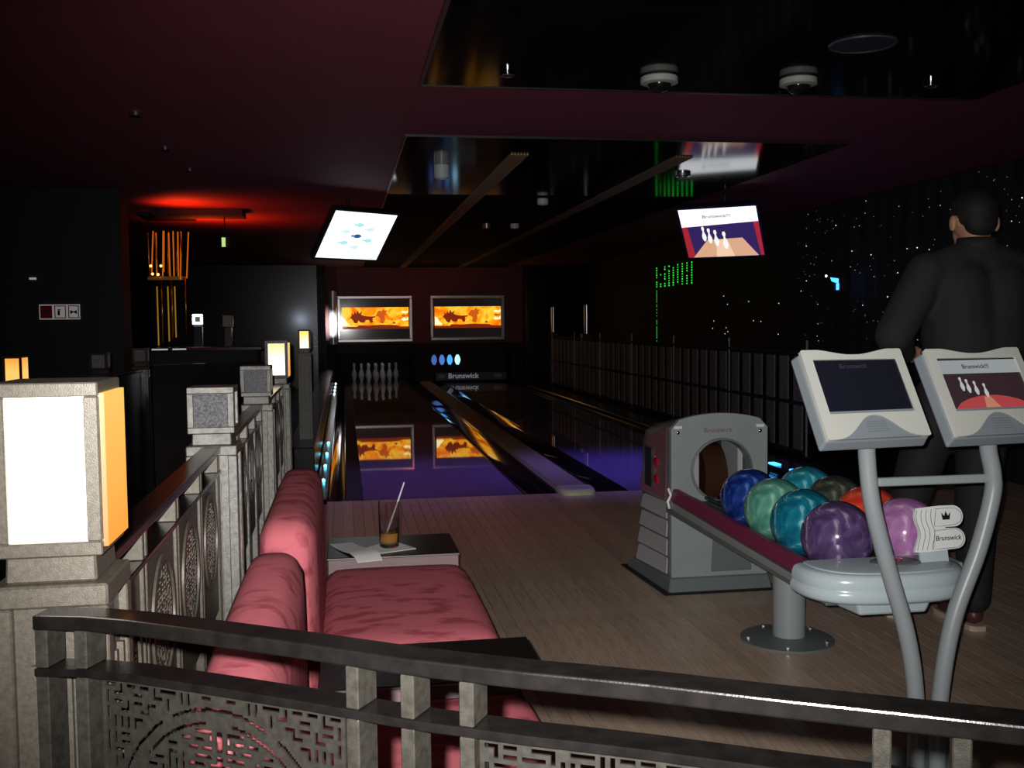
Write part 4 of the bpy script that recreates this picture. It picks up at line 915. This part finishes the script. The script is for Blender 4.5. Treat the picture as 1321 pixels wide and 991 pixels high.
# ------------------------------------------------------------ bowling balls
def ballmat(nm, c, c2, hi):
    mt = mat(nm, c, 0.12, c2=c2, scale=7.0, coat=0.6, coatr=0.05, detail=5, ramp=(0.42, 0.60), spec=0.5)
    nt = mt.node_tree
    nz = [n for n in nt.nodes if n.type == 'TEX_NOISE'][0]; nz.inputs['Distortion'].default_value = 3.2
    rp = [n for n in nt.nodes if n.type == 'VALTORGB'][0]; e = rp.color_ramp.elements.new(0.68); e.color = tuple(hi) + (1,)
    return mt
BX = [('violet marbled bowling ball at the front of the left row', (1.450, 2.882, 0.546), (0.065, 0.038, 0.115), (0.13, 0.078, 0.20), (0.34, 0.27, 0.40)),
      ('teal blue marbled bowling ball behind the violet one', (1.452, 3.115, 0.546), (0.005, 0.11, 0.19), (0.01, 0.22, 0.31), (0.20, 0.48, 0.55)),
      ('sea green marbled bowling ball, third in the left row', (1.455, 3.348, 0.546), (0.06, 0.24, 0.18), (0.14, 0.40, 0.30), (0.32, 0.58, 0.46)),
      ('dark blue bowling ball nearest the hood in the left row', (1.458, 3.581, 0.546), (0.005, 0.02, 0.15), (0.02, 0.06, 0.30), (0.10, 0.20, 0.50)),
      ('lilac pink bowling ball beside the hand shaped badge', (1.676, 2.895, 0.546), (0.38, 0.15, 0.38), (0.50, 0.24, 0.50), (0.68, 0.45, 0.66)),
      ('bright orange red bowling ball behind the lilac one', (1.679, 3.128, 0.546), (0.62, 0.04, 0.02), (0.80, 0.09, 0.04), (0.90, 0.20, 0.12)),
      ('murky grey green bowling ball between red and turquoise balls', (1.682, 3.361, 0.546), (0.03, 0.035, 0.03), (0.07, 0.08, 0.065), (0.17, 0.18, 0.13)),
      ('turquoise bowling ball at the far end of the right row', (1.685, 3.594, 0.546), (0.01, 0.18, 0.26), (0.03, 0.32, 0.40), (0.25, 0.62, 0.66))]
for lab, c, c1, c2, hi in BX:
    t = thing('bowling_ball', lab, 'bowling ball', (c[0], c[1], c[2] - 0.108), 'bowling balls on the rack')
    s = MB(); bmesh.ops.create_uvsphere(s.bm, u_segments=40, v_segments=26, radius=0.108)
    link('shell', s.mesh('shell'), ballmat('ball_' + lab.split()[0], c1, c2, hi), t, smooth=True, local=Matrix.Translation(c))
    dirs = [Vector((-0.10, -0.80, 0.48)), Vector((0.03, -0.78, 0.56)), Vector((-0.03, -0.68, 0.64))] if 'violet' in lab else [Vector((0.5, 0.6, 0.5)), Vector((0.62, 0.5, 0.5)), Vector((0.6, 0.62, 0.38))]
    for k, d in enumerate(dirs):
        d.normalize(); Mq = Matrix.Translation(Vector(c) + d * 0.1065) @ d.to_track_quat('Z', 'Y').to_matrix().to_4x4()
        mb = MB(); mb.lathe([(0, 0.0), (0.009, 0.0), (0.0115, 0.0008), (0.012, -0.002)], n=14, M=Mq)
        part('finger_hole', mb, mat('hole_brown', (0.10, 0.06, 0.05), 0.4) if k == 0 else M_ink, t, smooth=True) if (k == 0 or 'violet' not in lab) else None

# ------------------------------------------------------------ scoring console
SC = thing('scoring_console', 'twin monitor scoring console on two curved grey tubes in front of the balls', 'console', (1.46, 2.42, 0))
ty = 2.42
T1 = [(1.285, 2.40, 0.935), (1.295, ty, 0.86), (1.311, ty, 0.731), (1.355, ty, 0.570), (1.411, ty, 0.386), (1.437, ty, 0.222), (1.440, ty, 0.02)]
T2 = [(1.618, 2.40, 0.94), (1.630, ty, 0.866), (1.644, ty, 0.80), (1.644, ty, 0.739), (1.607, ty, 0.599), (1.540, ty, 0.419), (1.506, ty, 0.217), (1.500, ty, 0.02)]
def smoothp(P, n=6):
    P = [Vector(p) for p in P]; out = []
    for i in range(len(P) - 1):
        p0 = P[max(i - 1, 0)]; p1 = P[i]; p2 = P[i + 1]; p3 = P[min(i + 2, len(P) - 1)]
        for k in range(n):
            t_ = k / n
            out.append(0.5 * ((2 * p1) + (p2 - p0) * t_ + (2 * p0 - 5 * p1 + 4 * p2 - p3) * t_ ** 2 + (3 * p1 - p0 - 3 * p2 + p3) * t_ ** 3))
    return out + [P[-1]]
part('tube_leg', MB().tube(smoothp(T1), 0.0215, 20), M_grey, SC, smooth=40)
part('tube_leg', MB().tube(smoothp(T2), 0.0215, 20), M_grey, SC, smooth=40)
part('crossbar', MB().box(1.325, 1.630, ty - 0.008, ty + 0.008, 0.775, 0.797), M_grey, SC, bevel=0.003)
part('foot_plate', MB().lathe([(0, 0), (0.17, 0), (0.17, 0.008), (0.0, 0.02)], (1.47, ty, 0), 32), M_grey, SC, smooth=40)
def console(c, on):
    M = frame(c, 7.9, -30.6); w_, h_ = 0.293, 0.244
    hs = part('monitor_housing', MB().hexa([M @ Vector(p) for p in [(-w_ / 2 - .006, -h_ / 2 - .012, -.045), (w_ / 2 + .004, -h_ / 2 - .012, -.045), (w_ / 2 + .002, h_ / 2 - .004, -.045), (-w_ / 2 - .006, h_ / 2 - .004, -.045)]],
              [M @ Vector(p) for p in [(-w_ / 2, -h_ / 2, -.0105), (w_ / 2, -h_ / 2, -.0105), (w_ / 2, h_ / 2 - .006, -.0105), (-w_ / 2, h_ / 2 - .006, -.0105)]]), M_bezeldk, SC, bevel=0.006, seg=2)
    part('lower_shell', MB().box(-w_ / 2 + 0.02, w_ / 2 - 0.02, -h_ / 2 + 0.001, -h_ / 2 + 0.075, -0.0105, -0.0035, M), M_bezeldk, SC)
    def arch(u): return 0.255 * math.exp(-abs((u - 0.515) / 0.235) ** 2.4)
    L = [(0.0, 0.015), (0.015, 0.0)]
    for k in range(27):
        u = 0.10 + 0.83 * k / 26; L.append((u, max(0, arch(u) - 0.004)))
    L += [(0.985, 0.0), (1.0, 0.015), (1.0, 0.985), (0.985, 1.0)]
    for k in range(21):
        u = 0.86 - 0.70 * k / 20; L.append((u, 1 - 0.062 * math.sin(math.pi * k / 20) ** 1.4))
    L += [(0.015, 1.0), (0.0, 0.985)]
    out = [((a - 0.5) * w_, (b_ - 0.5) * h_) for a, b_ in L]
    hole = [((a - 0.5) * w_, (b_ - 0.5) * h_) for a, b_ in [(0.095, 0.275), (0.925, 0.275), (0.925, 0.885), (0.095, 0.885)]]
    link('bezel', flat([out, hole], -0.010, 0.0, M), M_bezel, hs, bevel=0.0015)
    sx0, sx1, sy0, sy1 = (0.095 - 0.5) * w_, (0.925 - 0.5) * w_, (0.275 - 0.5) * h_, (0.885 - 0.5) * h_
    s = part('screen', MB().box(sx0, sx1, sy0, sy1, -0.010, -0.0045, M), M_scrblack, hs)
    for i in range(5):
        mb = MB()
        for j in range(9): mb.box(0.005 - 0.030 + j * 0.0065, 0.005 - 0.030 + j * 0.0065 + 0.005, -h_ / 2 + 0.018 + i * 0.0065, -h_ / 2 + 0.0195 + i * 0.0065, -0.0035, -0.0031, M)
        part('speaker_slot', mb, M_hooddark, hs)
    def uv(L): return [(sx0 + a * (sx1 - sx0), sy1 - b_ * (sy1 - sy0)) for a, b_ in L]
    sh = lambda nm, L, g, z: link(nm, flat([uv(L)], z - 0.0003, z, M), g, s)
    if on:
        sh('banner', [(0.0, 0.03), (1, 0.03), (1, 0.29), (0.0, 0.29)], glow('console_banner', (0.33, 0.36, 0.36), 0.8), -0.0040)
        link('lettering', text('Brunswick!!!', 0.082, (sx0 + 0.46 * (sx1 - sx0), sy1 - 0.16 * (sy1 - sy0), -0.0036), M, bold=0.02), G_txt, s)
        sh('picture_ground', [(0.0, 0.30), (1, 0.30), (1, 1), (0, 1)], glow('console_dark', (0.035, 0.012, 0.018), 0.6), -0.0040)
        arc = [(0.04 + 0.92 * k / 16, 0.93 - 0.22 * math.sin(math.pi * k / 16) ** 0.6) for k in range(17)]
        sh('lane_picture', arc + [(0.96, 0.95), (0.04, 0.95)], glow('console_red', (0.45, 0.05, 0.055), 0.8), -0.0036)
        sh('lane_highlight', [(0.42, 0.74), (0.50, 0.74), (0.58, 0.94), (0.40, 0.94)], glow('console_peach', (0.55, 0.22, 0.13), 0.8), -0.0033)
        for px, py in ((0.20, 0.36), (0.27, 0.40), (0.36, 0.44), (0.47, 0.49)):
            Lp = [(px + 0.095 * a, py + 0.26 * b_) for a, b_ in [(-.10, 0), (.10, 0), (.17, .10), (.08, .30), (.24, .60), (.26, .74), (.10, 1), (-.10, 1), (-.26, .74), (-.24, .60), (-.08, .30), (-.17, .10)]]
            sh('pin_picture', Lp, glow('console_pin', (0.55, 0.55, 0.55), 0.8), -0.0031)
    else:
        link('lettering', text('Brunswick', 0.08, (sx0 + 0.46 * (sx1 - sx0), sy1 - 0.12 * (sy1 - sy0), -0.0042), M), glow('faint_letters', (0.05, 0.05, 0.08), 0.5), s)
console((1.265, 2.373, 1.018), False)
console((1.604, 2.385, 1.016), True)

# ------------------------------------------------------------ the person
PX, PY = 2.43, 3.70
def blob(name, caps, mt, parent, vox=0.012, balls=(), sm=6, smooth=True):
    mb = MB()
    for p0, r0, p1, r1 in caps:
        p0 = Vector(p0); p1 = Vector(p1)
        n = 6; mb.tube([p0.lerp(p1, k / n) for k in range(n + 1)], [r0 + (r1 - r0) * k / n for k in range(n + 1)], 14)
        mb.ball(p0, r0, 14, 9); mb.ball(p1, r1, 14, 9)
    for c, r, sc_ in balls: mb.ball(c, r, 18, 12, sc_)
    me = mb.mesh(name); o = bpy.data.objects.new(name, me); col.objects.link(o)
    rm = o.modifiers.new('r', 'REMESH'); rm.mode = 'VOXEL'; rm.voxel_size = vox
    s_ = o.modifiers.new('s', 'SMOOTH'); s_.iterations = sm; s_.factor = 0.5
    dg = bpy.context.evaluated_depsgraph_get(); m2 = bpy.data.meshes.new_from_object(o.evaluated_get(dg))
    bpy.data.objects.remove(o)
    return link(name, m2, mt, parent, smooth=True)
PR = thing('person', 'person in dark shirt and trousers standing with back turned beyond the console', 'person', (PX - 0.1, PY, 0))
def Q(x, y, z): return (PX + x, PY + y, z)
arms = []
fing = []
for s in (-1, 1):
    sh_, el, wr = Q(s * 0.21, 0, 1.375), Q(s * 0.355, -0.02, 1.135), Q(s * 0.17, 0.22, 1.05)
    arms.append((sh_, el, wr))
    hx, hy, hz = wr[0] - s * 0.045, wr[1] + 0.05, wr[2]
    fing.append((wr, 0.026, (hx, hy, hz), 0.033))
    for k in range(4):
        a = (hx - s * 0.028, hy + 0.02, hz + 0.028 - 0.019 * k); b_ = (a[0] - s * 0.03, a[1] + 0.022, a[2]); c_ = (b_[0] - s * 0.024, b_[1] + 0.004, b_[2] - 0.012)
        fing += [((hx, hy, hz + 0.02 - 0.013 * k), 0.010, a, 0.009), (a, 0.009, b_, 0.008), (b_, 0.008, c_, 0.007)]
    fing += [((hx, hy, hz + 0.02), 0.011, (hx + 0.0, hy - 0.0, hz + 0.055), 0.010), ((hx, hy, hz + 0.055), 0.010, (hx - s * 0.022, hy + 0.015, hz + 0.072), 0.008)]
body = []
for sh_, el, wr in arms: body += [(sh_, 0.055, el, 0.042), (el, 0.042, wr, 0.028)]
hipL, hipR = Q(-0.13, 0.02, 0.88), Q(0.05, 0.0, 0.88)
footL, footR = (2.165, 3.86, 0.09), (2.375, 3.62, 0.09)
knL, knR = Q(-0.20, 0.12, 0.48), Q(0.0, -0.02, 0.48)
body += [(hipL, 0.085, knL, 0.055), (knL, 0.055, footL, 0.038), (hipR, 0.085, knR, 0.055), (knR, 0.055, footR, 0.038),
         (Q(-0.04, 0, 0.92), 0.10, Q(-0.02, 0, 1.12), 0.095), (Q(-0.02, 0, 1.12), 0.10, Q(0, 0, 1.28), 0.098), (Q(-0.13, 0, 1.36), 0.06, Q(0.13, 0, 1.36), 0.06),
         (Q(0, 0.0, 1.38), 0.062, Q(0.0, 0.015, 1.54), 0.055),
         (Q(0, 0.07, 1.50), 0.045, Q(0, 0.075, 1.53), 0.05), (Q(0, 0.125, 1.575), 0.012, Q(0, 0.135, 1.555), 0.015),
         (footL, 0.036, (2.165, 3.98, 0.04), 0.03), (footR, 0.036, (2.375, 3.74, 0.04), 0.03)]
bb = [(Q(0, 0.03, 1.585), 0.088, (0.86, 1.06, 1.05))]
for s in (-1, 1): bb.append((Q(s * 0.092, 0.018, 1.565), 0.033, (0.38, 0.62, 1.05)))
blob('body', body + fing, M_skin, PR, 0.0075, bb, 3)
for s in (-1, 1):
    part('eye', MB().ball(Q(s * 0.03, 0.118, 1.59), 0.011, 10, 6), M_white, PR, smooth=True)
part('mouth', MB().ball(Q(0, 0.128, 1.525), 0.018, 10, 6, (1.1, 0.3, 0.35)), M_redlens, PR, smooth=True)
blob('hair', [], M_hair, PR, 0.007, [(Q(0, 0.020, 1.610), 0.0915, (0.93, 1.07, 0.98)), (Q(0, -0.020, 1.572), 0.075, (0.90, 0.72, 0.90))], 3)
shirt = [(Q(-0.07, 0, 0.86), 0.135, Q(-0.05, 0, 1.14), 0.14), (Q(0.04, 0, 0.86), 0.135, Q(0.05, 0, 1.14), 0.14), (Q(-0.07, 0, 1.12), 0.14, Q(-0.08, 0, 1.31), 0.125), (Q(0.07, 0, 1.12), 0.14, Q(0.08, 0, 1.31), 0.125),
         (Q(-0.20, 0, 1.375), 0.070, Q(-0.05, 0, 1.435), 0.062), (Q(0.20, 0, 1.375), 0.070, Q(0.05, 0, 1.435), 0.062), (Q(-0.03, -0.005, 1.44), 0.066, Q(0.03, -0.005, 1.44), 0.066)]
for sh_, el, wr in arms: shirt += [(sh_, 0.078, el, 0.072), (el, 0.068, Vector(el).lerp(Vector(wr), 0.85), 0.050)]
blob('shirt', shirt, M_shirt, PR, 0.012, (), 6)
part('collar', MB().lathe([(0.072, 1.455), (0.078, 1.475), (0.072, 1.508), (0.067, 1.505), (0.066, 1.46)], Q(0, 0.002, 0), 24), M_shirt, PR, smooth=True)
blob('trousers', [(Q(-0.04, 0, 0.80), 0.13, Q(-0.04, 0, 0.90), 0.13), (hipL, 0.105, knL, 0.080), (knL, 0.080, (2.165, 3.84, 0.12), 0.062), (hipR, 0.105, knR, 0.080), (knR, 0.080, (2.375, 3.60, 0.12), 0.062)], M_trouser, PR, 0.012, (), 5)
for nm, (fx, fy) in (('left', (2.165, 3.83)), ('right', (2.375, 3.60))):
    sh = blob('shoe', [((fx, fy, 0.055), 0.036, (fx, fy + 0.10, 0.045), 0.038), ((fx, fy + 0.10, 0.045), 0.038, (fx + 0.0, fy + 0.19, 0.042), 0.032)], mat('shoe_brown', (0.10, 0.035, 0.03), 0.4), PR, 0.008, (), 3)
    part('sole', MB().loft([[(fx + a * s_, fy + 0.07 + b_ * s_, z) for a, b_ in [(-.036, -.10), (-.02, -.118), (.02, -.118), (.036, -.10), (.038, 0), (.042, .10), (.03, .155), (0, .168), (-.03, .155), (-.042, .10), (-.038, 0)]] for s_, z in ((1, 0.001), (1.02, 0.018), (0.98, 0.022))]), mat('sole_tan', (0.62, 0.48, 0.40), 0.5), sh, smooth=40)
    part('side_patch', MB().box(fx + 0.028, fx + 0.041, fy + 0.0, fy + 0.09, 0.03, 0.075), mat('blue_patch', (0.05, 0.20, 0.42), 0.4), sh, bevel=0.006)
